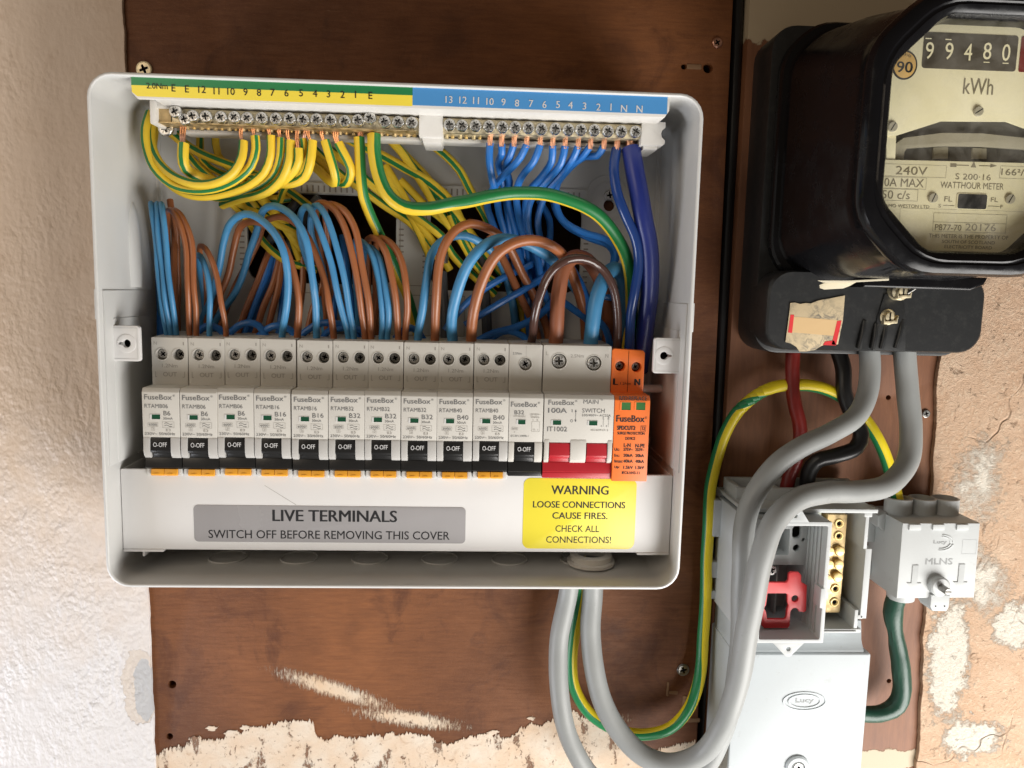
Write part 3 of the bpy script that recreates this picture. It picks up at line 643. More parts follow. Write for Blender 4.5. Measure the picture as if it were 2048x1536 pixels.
m.poly([(xl, zy), (xl+.2, zb_+1.6), (xl+2.6, zb_-.2), (xm, zb_-.2), (xm, zy)], h, 'label_yellow')
h2 = h+.12
for t, x, y, wd in (('2.0Nm', 314, 172, 43), ('E', 347, 176, 12), ('E', 374, 178, 12), ('12', 404, 179, 19), ('11', 433, 182, 16), ('10', 462, 183, 18), ('9', 491, 184, 9), ('8', 518, 185, 9), ('7', 545, 185, 9), ('6', 573, 186, 9), ('5', 602, 186, 9), ('4', 630, 187, 10), ('3', 657, 188, 9), ('2', 685, 189, 10), ('1', 711, 189, 4.5), ('E', 741, 191, 11)):
    m.ntext(t, x, y, 14, h2, 'black_print', .03)
part(m, 'earth_number_strip', hold, label='green and yellow strip numbered 12 down to 1')
m = MB(); m.quad(xm+.05, xr-.4, zb_+.3, zt-.4, h, 'label_blue')
for t, x, y, wd in (('13', 898, 199, 19), ('12', 926, 200, 19), ('11', 952, 201, 16), ('10', 980, 203, 18), ('9', 1007, 204, 10), ('8', 1034, 206, 10), ('7', 1062, 207, 9), ('6', 1089, 209, 10), ('5', 1116, 209, 10), ('4', 1141, 210, 11), ('3', 1169, 212, 10), ('2', 1197, 214, 10), ('1', 1222, 214, 5), ('N', 1248, 217, 12), ('N', 1279, 218, 12)):
    m.ntext(t, x, y, 14, h2, 'white_print', .06)
part(m, 'neutral_number_strip', hold, label='blue strip with white numbers 13 down to 1')

HB = 53.0
eb = thing('earth_terminal_bar', 'long brass earth bar with a row of screws gripping green and yellow wires', 'terminal bar', (-60, 229, HB))
ex0, ex1 = U(303, 240, HB)[0], U(843, 252, HB)[0]; ezt, ezb = U(500, 223, HB)[1]+.2, U(500, 251, HB)[1]+.1
m = MB(); m.box(ex0, U(345, 240, HB)[0], ezb, ezt+.4, 40, HB, 'brass', .2)
m.prism([(U(345, 240, HB)[0]-1, ezb)]+[(ex1-3.4+3.4*math.cos(R(a)), (ezb+ezt)/2+(ezt-ezb)/2*math.sin(R(a))) for a in range(-90, 91, 15)]+[(U(345, 240, HB)[0]-1, ezt)], 43, HB, 'nickel_brass', c=.25)
m.box(ex0, ex1-3, ezb-.45, ezb+.1, 42, HB+1.0, 'brass', .15)
part(m, 'bar', eb)
nb = thing('neutral_terminal_bar', 'brass neutral bar with fifteen screws gripping blue wires, below the blue strip', 'terminal bar', (60, 229, HB))
nx0, nx1 = U(876, 250, HB)[0], U(1288, 263, HB)[0]; nzc = U(1080, 257, HB)[1]; nh = 3.4
m = MB(); m.prism([(nx1-3.4+3.4*math.cos(R(a)), nzc+nh*math.sin(R(a))) for a in range(-90, 91, 15)]+[(nx0+3.4+3.4*math.cos(R(a)), nzc+nh*math.sin(R(a))) for a in range(90, 271, 15)], 42, HB, 'nickel_brass', c=.25)
part(m, 'bar', nb)
for k, (x, y) in enumerate([(352, 224), (385, 232), (411.5, 233), (441, 234), (468, 234), (494, 236), (523, 236), (551, 237), (579, 237), (606, 239), (633, 239), (661, 240), (689, 242), (716, 240), (740, 237), (769, 243), (796, 244), (823, 245)]):
    c = U(x, y, HB+3); inst(screw_mesh(3.05, 2.7, 'steel', 'dark_screw', random.uniform(0, 1.5), shaft=5), 'terminal_screw', eb, (c[0], c[1]+(.9 if k in (0, 14) else 0)*0, HB+1.0+(1.2 if k in (0, 14) else random.uniform(-.2, .3))))
c = U(372, 238, HB); inst(screw_mesh(3.0, 2.7, 'steel', 'dark_screw', .3, shaft=5), 'terminal_screw', eb, (c[0], c[1]-.4, HB-.4))
c = U(333, 257, 43); inst(screw_mesh(3.9, 1.6, 'steel', 'dark_screw', .3, shaft=4), 'terminal_screw', eb, (c[0], c[1], 43))
for k, (x, y) in enumerate([(899, 249), (924, 251), (951, 251), (978, 252), (1005, 254), (1030.5, 254), (1057, 255), (1083, 257), (1111, 257), (1137, 259), (1162, 259), (1189, 260), (1216, 262), (1243, 262.5), (1271, 263)]):
    c = U(x, y, HB+2.5); inst(screw_mesh(3.05, 2.7, 'steel', 'dark_screw', random.uniform(0, 1.5), shaft=5), 'terminal_screw', nb, (c[0], c[1], HB+.6+random.uniform(-.2, .3)))
# round collars of the lower screws seen under each bar
m = MB()
for k in range(18): m.lathe((ex0+14+k*6.75, ezb-1.6, 44.5), [(1.1, 0), (1.1, 1.7), (.7, 1.9)], 'nickel_brass', 'z', 8); m.lathe((ex0+17+k*6.75, ezb-1.2, 44.0), [(.9, 0), (.9, 1.2)], 'gold_brass', 'z', 8)
part(m, 'screw_tips', eb)
m = MB()
for k in range(3): m.lathe((nx0+4+k*6.8, nzc-5, 44.5), [(1.1, 0), (1.1, 1.7), (.7, 1.9)], 'nickel_brass', 'z', 8); m.lathe((nx0+7+k*6.8, nzc-4.8, 44.5), [(.9, 0), (.9, 1.2)], 'gold_brass', 'z', 8)
part(m, 'screw_tips', nb)

# ------------------------------------------------------------------ the breakers
def profile(hs=49.2, hn=62.4, zl=73.0):
    return [(8, 52.5), (hs-3, 52.5), (hs-3, 56.2), (hn-6.5, 56.2), (hn-6.5, zl+.2), (hn-.3, zl+.2), (hn, zl+.6), (hn, 96.2), (hn-1.0, 97.7), (hs, 97.7), (hs, 119.2), (hs-1.6, 121.4), (12, 122.5), (8, 120)]
HOLE = 5.2
def breaker_body(wd, mt, holes, zl=73.0, hs=49.2, hn=62.4):
    """body in local x 0..wd with real screw wells in its upper face"""
    b = MB(); pr = profile(hs-HOLE, hn, zl)
    # the part behind the well floor, then the face plate with the wells, then the nose
    b.side([(8, 52.5), (hs-HOLE, 52.5), (hs-HOLE, 121.8), (12, 122.5), (8, 120)], .06, wd-.06, mt, .25)
    b.prism(rrect(.06, wd-.06, 97.2, 121.6, .5, 2), hs-HOLE-.1, hs, mt, holes=[circ(x, z, r, 24) for x, z, r in holes], c=.35)
    b.side([(hs-HOLE-1, 56.4), (hn-6.5, 56.4), (hn-6.5, zl+.2), (hn, zl+.2), (hn, 95.6), (hn-1.3, 97.7), (hs-HOLE-1, 97.7)], .06, wd-.06, mt, .35)
    for x, z, r in holes:
        b.prism(circ(x, z, r+.55, 28), hs-.2, hs+.22, mt, holes=[circ(x, z, r, 28)], c=.15)
        b.prism(circ(x, z, r, 24), hs-HOLE-.05, hs-HOLE+.25, 'deep_black')
    return b
def cheek(b, x0, x1, mt, zt_=73.4, zb2=62.3, hn=62.4):
    pr = [(50, zt_), (hn+.1, zt_), (hn+.35, zt_-1.2), (hn+.5, zt_-4), (hn+.5, zt_-7), (hn-.1, zb2+1.6), (hn-1.6, zb2+.2), (50, zb2)]
    b.side(pr, x0, x1, mt, .45)
def lever(b, x0, x1, mt, txt='O-OFF', hn=62.4):
    b.side([(48, 73.1), (hn-1.2, 73.1), (hn-.3, 72.6), (hn+.35, 66.6), (hn-.2, 65.4), (hn-1.6, 65.0), (hn-2.2, 63.4), (hn-2.4, 60), (48, 60)], x0, x1, mt, .25)
    if txt: b.text(txt, (x0+x1)/2, 69.6, hn+.42, 6.6, 2.3, 'white_print', bold=.03)
def base(b, x0, x1, mt, hn=62.4):
    b.side([(46, 57.2), (hn-1.8, 57.2), (hn-1.2, 57.8), (hn-2.0, 62.6), (hn-3.0, 63.0), (46, 63.0)], x0, x1, mt, .25)
WELLS = [(5.1, 113.1, 2.85), (13.4, 113.0, 2.85)]
rb_body = breaker_body(17.9, 'breaker_plastic', WELLS)
for x in (2.1,): rb_body.text('N', x, 118.6, 49.28, 1.5, 1.6, 'faint_print')
rb_body.text('1', 15.9, 118.6, 49.28, .6, 1.6, 'faint_print')
rb_body.text('1.2Nm', 8.9, 107.4, 49.28, 7.6, 1.9, 'faint_print')
rb_body.text('OUT', 8.9, 103.0, 49.28, 6.8, 2.2, 'faint_print')
for x, s_ in ((1.6, 1), (16.0, -1)):
    rb_body.quad(min(x, x+.22), max(x, x+.22), 101.6, 104.4, 49.28, 'faint_print'); rb_body.quad(min(x, x+s_*.9), max(x, x+s_*.9), 101.5, 101.75, 49.27, 'faint_print')
rb_mesh = rb_body.mesh('body', (0, 0, 0))
def rcbo_marks(model, rating, amp='30mA'):
    b = MB(); h = 62.52
    b.text('FuseBox', 7.9, 93.2, h, 13.2, 2.5, 'grey_print', bold=.05); b.text('®', 15.5, 94.1, h, 1.1, 1.0, 'grey_print')
    b.text(model, 6.9, 88.8, h, 11.2, 2.0, 'grey_print'); wd = 3.3 if len(rating) == 2 else 5.5
    b.text(rating, 10.3+wd/2, 85.3, h, wd, 2.3, 'grey_print'); b.text(amp, 12.4, 82.7, h, 4.6, 1.25, 'grey_print')
    b.frame(2.6, 7.5, 78.6, 80.5, h, .1, 'faint_print'); b.text('6000', 5.05, 79.55, h, 3.8, 1.1, 'grey_print')
    b.frame(4.2, 5.9, 76.6, 78.4, h, .1, 'faint_print'); b.text('3', 5.05, 77.5, h, .6, 1.0, 'faint_print')
    b.frame(9.6, 15.3, 78.1, 81.1, h, .1, 'faint_print')
    for dz in (0, -1.1):
        pts = [(10.6+.2*i, 80.1+dz+.38*math.sin(i*.32)) for i in range(20)]
        b.add([(x, z+q, h) for x, z in pts for q in (-.12, .12)], [(2*i, 2*i+1, 2*i+3, 2*i+2) for i in range(19)], 'grey_print')
    b.text('E3', 12.4, 76.9, h, 2.2, 1.2, 'faint_print'); b.text('230V~ 50/60Hz', 8.3, 75.0, h, 14.6, 1.35, 'grey_print')
    return b.mesh('printed_text', (0, 0, 0))
def indicator(x0=4.6, x1=8.7, z0=82.3, z1=84.6, mt='green_window', fr='white_plastic'):
    b = MB(); b.prism(rrect(x0-.9, x1+.1, z0-.15, z1+.15, .15, 2), 62.2, 62.62, fr, holes=[rrect(x0, x1, z0, z1, .1, 2)], c=.08)
    b.quad(x0, x1, z0, z1, 62.46, mt); return b
ind_mesh = indicator().mesh('indicator_window', (0, 0, 0))
b = MB(); lever(b, 3.6, 13.0, 'black_lever'); lev_mesh = b.mesh('switch_lever', (0, 0, 0))
b = MB(); cheek(b, .15, 3.4, 'breaker_trim'); cheek(b, 13.3, 17.75, 'breaker_trim'); chk_mesh = b.mesh('lever_guard', (0, 0, 0))
b = MB(); base(b, .1, 17.8, 'black_lever'); base_mesh = b.mesh('lower_trim', (0, 0, 0))
b = MB(); b.side([(46, 53.6), (61.2, 53.6), (61.6, 54.3), (61.0, 56.9), (46, 56.9)], 2.9, 9.15, 'clip_orange', .2); b.side([(46, 53.6), (61.2, 53.6), (61.6, 54.3), (61.0, 56.9), (46, 56.9)], 9.35, 15.6, 'clip_orange', .2)
b.box(4.6, 7.0, 54.0, 54.9, 61, 61.75, 'clip_orange', .15); b.box(11.2, 13.6, 54.0, 54.9, 61, 61.75, 'clip_orange', .15); clip_mesh = b.mesh('release_clip', (0, 0, 0))
b = MB(); b.side([(46, 53.4), (60.2, 53.4), (60.2, 56.9), (46, 56.9)], .5, 2.8, 'white_plastic', .2); b.side([(46, 53.4), (60.2, 53.4), (60.2, 56.9), (46, 56.9)], 15.7, 17.6, 'white_plastic', .2); foot_mesh = b.mesh('foot', (0, 0, 0))
MARKS = {}
PX = [280.7, 356.4, 431.6, 507.3, 583.5, 658.4, 732.4, 806.8, 880.6, 951.0, 1021.0, 1091.6]
XE = [U(p, 785, 62.4)[0] for p in PX]; xoff = sum(XE[i]-(-126+18*i) for i in range(12))/12
# small individual offsets of the devices as measured; never less than a hair apart
xpos = [max(-126+18*i+xoff*0, 0) if False else -126.4+18*i+.35*(XE[i]-(-126+18*i)-xoff)*.5 for i in range(12)]
ratings = [('RTAMB06', 'B6')]*3+[('RTAMB16', 'B16')]*2+[('RTAMB32', 'B32')]*3+[('RTAMB40', 'B40')]*2
lab = ['white breaker marked B6, first in the row from the left', 'white breaker marked B6, second in the row from the left', 'white breaker marked B6, next to the first B16 breaker',
       'white breaker marked B16, left one of two', 'white breaker marked B16, right one of two, beside a B32 breaker', 'white breaker marked B32, first of three from the left with orange clips',
       'white breaker marked B32, middle of the three with orange clips', 'white breaker marked B32, beside the first B40 breaker', 'white breaker marked B40, left one of two', 'white breaker marked B40, next to the narrow-screwed single terminal breaker']
lab[9] = 'white breaker marked B40, right one of two, beside the breaker without an orange clip'
for i, (mo, ra) in enumerate(ratings):
    org = (xpos[i], 0, 0); zo = random.uniform(-.15, .15)
    t = thing('circuit_breaker', lab[i], 'breaker', org, 'breakers with black levers and orange clips')
    if ra not in MARKS: MARKS[ra] = rcbo_marks(mo, ra)
    inst(rb_mesh, 'body', t, org); inst(MARKS[ra], 'printed_text', t, org); inst(ind_mesh, 'indicator_window', t, org); inst(lev_mesh, 'switch_lever', t, org)
    inst(chk_mesh, 'lever_guard', t, org); inst(base_mesh, 'lower_trim', t, org); inst(clip_mesh, 'release_clip', t, org); inst(foot_mesh, 'foot', t, org)
    t.location.z += zo*S; t.location.y += random.uniform(-.25, .15)*S; t.rotation_euler = (random.uniform(-.004, .004), random.uniform(-.003, .003), 0)
    for k, (x, z, r) in enumerate(WELLS):
        inst(screw_mesh(2.55, 1.6, 'steel' if k == 0 else 'dull_steel', 'deep_black', random.uniform(0, 1.5)), 'terminal_screw', t, (xpos[i]+x, z, 49.2-HOLE+(1.9 if k == 0 else .5)))
# the single breaker without a clip
org = (xpos[10], 0, 0); t = thing('circuit_breaker', 'white breaker marked B32 with one top screw, beside the red main switch', 'breaker', org)
W1 = [(8.6, 111.4, 3.2)]; b = breaker_body(17.3, 'breaker_plastic', W1); b.text('2.5Nm', 4.2, 116.9, 49.28, 4.6, 1.2, 'grey_print'); b.quad(8.7, 8.85, 115.3, 121, 49.26, 'faint_print')
part(b, 'body', t, org=org) if False else inst(b.mesh('body', (0, 0, 0)), 'body', t, org)
b = MB(); h = 62.52; b.text('FuseBox', 7.5, 92.4, h, 13.2, 2.5, 'grey_print', bold=.05); b.text('®', 15.0, 93.3, h, 1.1, 1.0, 'grey_print'); b.text('B32', 5.2, 88.3, h, 4.8, 2.0, 'grey_print', bold=.04)
b.text('MTSB32B1', 5.4, 86.3, h, 5.9, .9, 'faint_print'); b.text('230/400V~', 13.2, 87.4, h, 5.4, .95, 'faint_print'); b.text('50/60Hz', 13.2, 86.0, h, 4.4, .95, 'faint_print')
b.frame(1.4, 4.6, 79.3, 80.7, h, .08, 'faint_print'); b.text('6000', 3.0, 80.0, h, 2.4, .8, 'faint_print'); b.text('3', 3.0, 78.3, h, .5, .8, 'faint_print'); b.text('IEC/EN 60898-1', 5.6, 76.3, h, 9, .9, 'grey_print')
b.frame(11.6, 15.6, 78.6, 83.8, h, .1, 'faint_print'); b.text('O  I', 13.5, 79.6, h, 2.4, .8, 'faint_print'); b.text('1  2', 13.5, 84.6, h, 2.6, .8, 'faint_print')
inst(b.mesh('printed_text', (0, 0, 0)), 'printed_text', t, org); inst(indicator(4.7, 8.4).mesh('indicator_window', (0, 0, 0)), 'indicator_window', t, org)
b = MB(); lever(b, 3.2, 13.0, 'black_lever'); inst(b.mesh('switch_lever', (0, 0, 0)), 'switch_lever', t, org)
b = MB(); cheek(b, .15, 3.0, 'breaker_plastic'); cheek(b, 13.3, 17.2, 'breaker_plastic'); inst(b.mesh('lever_guard', (0, 0, 0)), 'lever_guard', t, org)
b = MB(); base(b, .3, 17.2, 'black_lever'); b.side([(46, 55), (60, 55), (60.3, 57.3), (46, 57.3)], .3, 17.2, 'black_lever', .2); inst(b.mesh('lower_trim', (0, 0, 0)), 'lower_trim', t, org)
inst(screw_mesh(3.0, 2.0, 'steel', 'deep_black', .5), 'terminal_screw', t, (org[0]+8.6, 111.4, 46.0))
# the main switch
org = (xpos[11]-.3, 0, 0); XW = U(1229.5, 790, 62.4)[0]-org[0]
t = thing('main_switch', 'double width white main switch with two red levers', 'switch', org)
W2 = [(8.3, 113.3, 3.9), (26.4, 112.6, 3.9)]; b = breaker_body(XW, 'breaker_plastic', W2)
b.text('L', 2.0, 117.3, 49.28, 1.3, 1.9, 'faint_print'); b.text('2.5Nm', 17.6, 116.2, 49.28, 6.8, 1.7, 'faint_print'); b.text('N', 33.0, 116.5, 49.28, 1.6, 1.9, 'faint_print')
inst(b.mesh('body', (0, 0, 0)), 'body', t, org)
b = MB()
def bt_(s, x, z, wd, ht, m='grey_print', bo=0): b.text(s, x, z, 62.52, wd, ht, m, bold=bo)
bt_('FuseBox', 8.6, 93.7, 13.0, 2.5, bo=.05); bt_('®', 16.1, 94.6, 1.1, 1.0); bt_('MAIN', 23.6, 94.3, 7.6, 2.1); bt_('™', 28.9, 95.4, 1.2, .7); bt_('100A', 6.8, 89.6, 9.4, 2.5, bo=.08); bt_('SWITCH', 25.0, 89.8, 11.4, 2.1)
bt_('230/400V~ AC22A', 26.6, 87.4, 14.8, 1.1); bt_('IT1002', 6.9, 80.1, 10.0, 2.4, bo=.03); bt_('I', 14.2, 89.5, .35, 1.4); bt_('O', 14.1, 84.4, 1.4, 1.5)
b.quad(15.95, 16.15, 84.6, 89.4, 62.52, 'grey_print'); b.poly([(15.5, 89.0), (16.6, 89.0), (16.05, 90.3)], 62.52, 'grey_print'); b.poly([(15.5, 85.0), (16.6, 85.0), (16.05, 83.7)], 62.52, 'grey_print')
bt_('IEC60947-3', 28.4, 79.9, 8.8, .9, 'faint_print')
for x in (30.2, 32.8): b.quad(x, x+.12, 81.5, 85.0, 62.52, 'grey_print'); bt_('x', x, 85.6, .9, .7); bt_('2', x-.9, 82.0, .6, .8)
bt_('1  3', 31.6, 86.4, 3.2, .7)
inst(b.mesh('printed_text', (0, 0, 0)), 'printed_text', t, org)
for xa in (4.6, 23.0): inst(indicator(xa, xa+4.2).mesh('indicator_window', (0, 0, 0)), 'indicator_window', t, org)
for xa in (3.3, 22.3): b = MB(); lever(b, xa, xa+10.3, 'red_plastic', None); inst(b.mesh('switch_lever', (0, 0, 0)), 'switch_lever', t, org)
b = MB(); cheek(b, .6, 3.0, 'breaker_plastic', 75.0); cheek(b, 13.9, 21.9, 'breaker_plastic', 75.0); cheek(b, 32.9, XW-.3, 'breaker_plastic', 75.0); inst(b.mesh('lever_guard', (0, 0, 0)), 'lever_guard', t, org)
b = MB(); base(b, .2, XW-.1, 'red_plastic'); b.side([(46, 54.4), (60.4, 54.4), (61.0, 57.3), (46, 57.3)], .2, XW-.1, 'red_plastic', .2); inst(b.mesh('lower_trim', (0, 0, 0)), 'lower_trim', t, org)
for x, z, r in W2: inst(screw_mesh(3.6, 2.0, 'steel', 'dark_screw', random.uniform(0, 1)), 'terminal_screw', t, (org[0]+x, z, 47.0))
# the surge protector
org = (org[0]+XW+.1, 0, 0); XO = U(1301, 800, 62.4)[0]-org[0]
t = thing('surge_protector', 'orange surge protection unit at the right end of the breaker row', 'surge protector', org)
b = MB(); hs = 49.2; wl = [(4.7, 111.3, 2.6), (13.2, 111.0, 2.6)]
b.side([(8, 52.5), (44, 52.5), (44, 118), (8, 118)], .1, XO-.6, 'orange_plastic', .25)
b.prism([(.1, 97.6), (XO-.9, 97.6), (XO-.9, 118.4), (XO-1.8, 119.6), (1.2, 120.4), (.1, 119.4)], 43.5, hs, 'orange_plastic', holes=[circ(x, z, r, 22) for x, z, r in wl], c=.35)
b.side([(43, 53.5), (62.4, 53.5), (62.4, 95.4), (60.2, 97.7), (43, 97.7)], .1, XO, 'orange_plastic', .4)
b.box(8.75, 8.95, 98, 119.5, hs-.1, hs+.12, 'deep_black')
for x, z, r in wl: b.prism(circ(x, z, r, 22), 43.9, 44.4, 'deep_black')
b.text('L', 2.5, 103.2, hs+.12, 2.2, 3.3, 'black_print', bold=.25); b.text('N', 13.9, 103.2, hs+.12, 2.7, 3.3, 'black_print', bold=.25); b.text('1.2Nm', 7.8, 102.3, hs+.12, 5.6, 1.2, 'black_print')
inst(b.mesh('body', (0, 0, 0)), 'body', t, org)
for x, z, r in wl: inst(screw_mesh(2.2, 1.4, 'dull_steel', 'deep_black', .5), 'terminal_screw', t, (org[0]+x, z, 44.5))
b = MB(); h = 62.54
def st(s, x0, y0, x1, y1, bo=.05): 
    c = U((x0+x1)/2, (y0+y1)/2, h); wd = U(x1, (y0+y1)/2, h)[0]-U(x0, (y0+y1)/2, h)[0]; ht = U((x0+x1)/2, y0, h)[1]-U((x0+x1)/2, y1, h)[1]
    b.text(s, c[0]-org[0], c[1], h, wd, ht, 'black_print', bold=bo)
st('RED:REPLACE', 1238.5, 792.5, 1294, 801, .04); st('FuseBox', 1233, 831, 1289, 844, .14); st('®', 1290, 833, 1294, 838, 0); st('SPDCUT2', 1234.5, 852, 1270.5, 860, .14)
st('T2', 1283, 853.5, 1290, 860.5, .05); st('SURGE PROTECTION', 1235, 864, 1289, 869.5, .06); st('DEVICE', 1251, 874.5, 1270.5, 880, .06)
st('L-N', 1248, 887, 1261, 894, .1); st('N-PE', 1271, 888, 1289.5, 895, .1)
for y, a_, c1, c2 in ((899, 'Uc:', '275V~', '255V~'), (911, 'In:', '20kA', '20kA'), (922.5, 'Imax:', '40kA', '40kA'), (935, 'Up:', '1.5kV', '1.5kV')):
    st(a_, 1229, y-3, 1239 if a_ != 'Imax:' else 1245.5, y+3, .06); st(c1, 1247, y-3, 1265.5, y+3, .08); st(c2, 1271, y-2.5, 1288, y+3.5, .08)
st('IEC61643-11', 1244, 943, 1279, 948.5, .05)
q0, q1 = U(1281, 863, h), U(1292, 851.5, h); b.frame(q0[0]-org[0], q1[0]-org[0], q0[1], q1[1], h, .12, 'black_print')
inst(b.mesh('printed_text', (0, 0, 0)), 'printed_text', t, org)
for x0, x1 in ((1241, 1262), (1270, 1291)):
    q0, q1 = U(x0, 820, h), U(x1, 805, h); inst(indicator(q0[0]-org[0]+.5, q1[0]-org[0], q0[1], q1[1], 'green_window_bright', 'orange_plastic').mesh('status_window', (0, 0, 0)), 'status_window', t, org)

# ------------------------------------------------------------------ the cover strip under the breakers
HC = 59.0
cx0, cx1 = -139.5, 139.4; cz0, cz1 = U(790, 1102, HC)[1], U(500, 941, HC)[1]
cv = thing('terminal_cover', 'long white plastic cover strip below the breakers carrying a grey and a yellow label', 'cover', ((cx0+cx1)/2, cz0, HC))
m = MB(); m.prism(rrect(cx0, cx1, cz0, cz1, .5, 2), HC-1.8, HC, 'cover_plastic', c=.35)
m.box(cx0+.3, cx1-.3, cz0-.1, cz0+1.6, 8, HC-1.6, 'cover_plastic', .3); m.box(cx0+.05, cx0+20, cz0-1.2, cz0+.2, 40, HC+.4, 'cover_plastic', .3); m.box(cx1-17, cx1-.05, cz0-1.2, cz0+.2, 40, HC+.4, 'cover_plastic', .3)
m.box(cx0, cx0+1.5, cz0, cz1, 10, HC-1.5, 'cover_plastic', .3); m.box(cx1-1.5, cx1, cz0, cz1, 10, HC-1.5, 'cover_plastic', .3)
m.box(cx0+9, cx0+10, cz0-4, cz0-1, 50, HC-1, 'cover_plastic', .2)
a, b_ = U(529, 971, HC), U(592, 1010, HC)
m.add([(a[0], a[1], HC+.05), (b_[0], b_[1], HC+.05), (b_[0]+.25, b_[1]+.1, HC+.05), (a[0]+.1, a[1]+.15, HC+.05)], [(0, 1, 2, 3)], 'faint_print')
part(m, 'strip', cv)
def sticker(px0, py0, px1, py1, mt, lines, rad, rim=None):
    t_ = MB(); a = U(px0, (py0+py1)/2, HC); b2_ = U(px1, (py0+py1)/2, HC); zt_ = U((px0+px1)/2, py0, HC)[1]; zb2 = U((px0+px1)/2, py1, HC)[1]
    t_.prism(rrect(a[0], b2_[0], zb2, zt_, rad, 6), HC-.1, HC+.16, mt, c=.06)
    for s_, x0, y0, x1, y1, bo in lines: t_.ptext(s_, x0, y0, x1, y1, HC+.22, 'black_print', bold=bo)
    return t_
part(sticker(388, 1012, 931, 1085, 'label_grey', [('LIVE TERMINALS', 546, 1020.5, 794, 1043.5, .22), ('SWITCH OFF BEFORE REMOVING THIS COVER', 419, 1061.5, 901, 1078, .04)], 2.2), 'grey_label', cv, label='grey label reading LIVE TERMINALS')
part(sticker(1046, 957, 1271, 1097.5, 'sticker_yellow', [('WARNING', 1103, 971.5, 1217, 989, .14), ('LOOSE CONNECTIONS', 1066.5, 1003, 1250.5, 1016, .1), ('CAUSE FIRES.', 1105, 1025, 1215, 1038, .1), ('CHECK ALL', 1111, 1051, 1198.5, 1064, .03), ('CONNECTIONS!', 1092.5, 1073, 1222, 1086, .03)], 3.6), 'yellow_label', cv, label='yellow label reading WARNING loose connections cause fires')
g = thing('cable_gland', 'pale round cable gland in the bottom of the fuse box, above the grey tails', 'cable gland', (*U(1185, 1110, 40)[:2], 40))
c = U(1182, 1106, 42); m = MB(); m.lathe((c[0], 3, 42), [(13, 0), (13, 1.5), (11.4, 2.2), (11.4, 5.0), (10.0, 5.6), (8, 5.6), (8, 1)], 'holder_plastic', 'z', 32, cap=False); part(m, 'locking_ring', g)

# ================================================================== the wires
def copper_end(parent, p, n=2, r=.55, ln=5.0, spread=.9, thick=False):
    b = MB(); x, z, h = p
    if thick:
        for k in range(7):
            a = k*0.9; b.tube([(x+r*1.3*math.cos(a), z-1.0, h+r*1.3*math.sin(a)), (x+r*1.5*math.cos(a+.5), z+ln*.4, h+r*1.5*math.sin(a+.5)), (x+r*1.1*math.cos(a+.9), z+ln, h+r*1.1*math.sin(a+.9))], r*.75, 'copper', n=6, step=1.5)
    else:
        for k in range(n):
            d = (k-(n-1)/2)*spread
            b.tube([(x+d*.5, z-1.5, h-.3), (x+d*.8+random.uniform(-.2, .2), z+ln*.45, h+.2), (x+d+random.uniform(-.3, .3), z+ln, h)], r, 'copper', n=7, step=1.5)
    return part(b, 'copper_end', parent)
def wire(name, pts, r, mt, label, group=None, stripe=None, n=12, ends=None, step=3.0, cat='wire', wob=0.0, rr=None):
    P = [U(*p) for p in pts]; b = MB(); b.tube(P, rr or r, mt, n=n, stripe=stripe, step=step, wob=wob, jit=0.5 if cat == 'cable' else 1.2)
    o = solo(b, name, label, cat, group, org=P[0]); return o, P
GY = ('wire_green', .34, 0.0, 0.0)
def gy(off=0.0, tw=0.01, share=.36, end=None): return ('wire_green', share, [(0, off), (1, off+.6 if end is None else end)], 0)
G1 = 'blue and brown leads looping up from the breakers'
def lead(col, k, pts, r, what):
    o, P = wire('blue_wire' if 'blue' in col else 'brown_wire', [(pts[0][0], 712, pts[0][2])]+pts, r*.93, col, what, G1, n=12, wob=.03)
BL, BR = 'blue_wire', 'brown_wire'
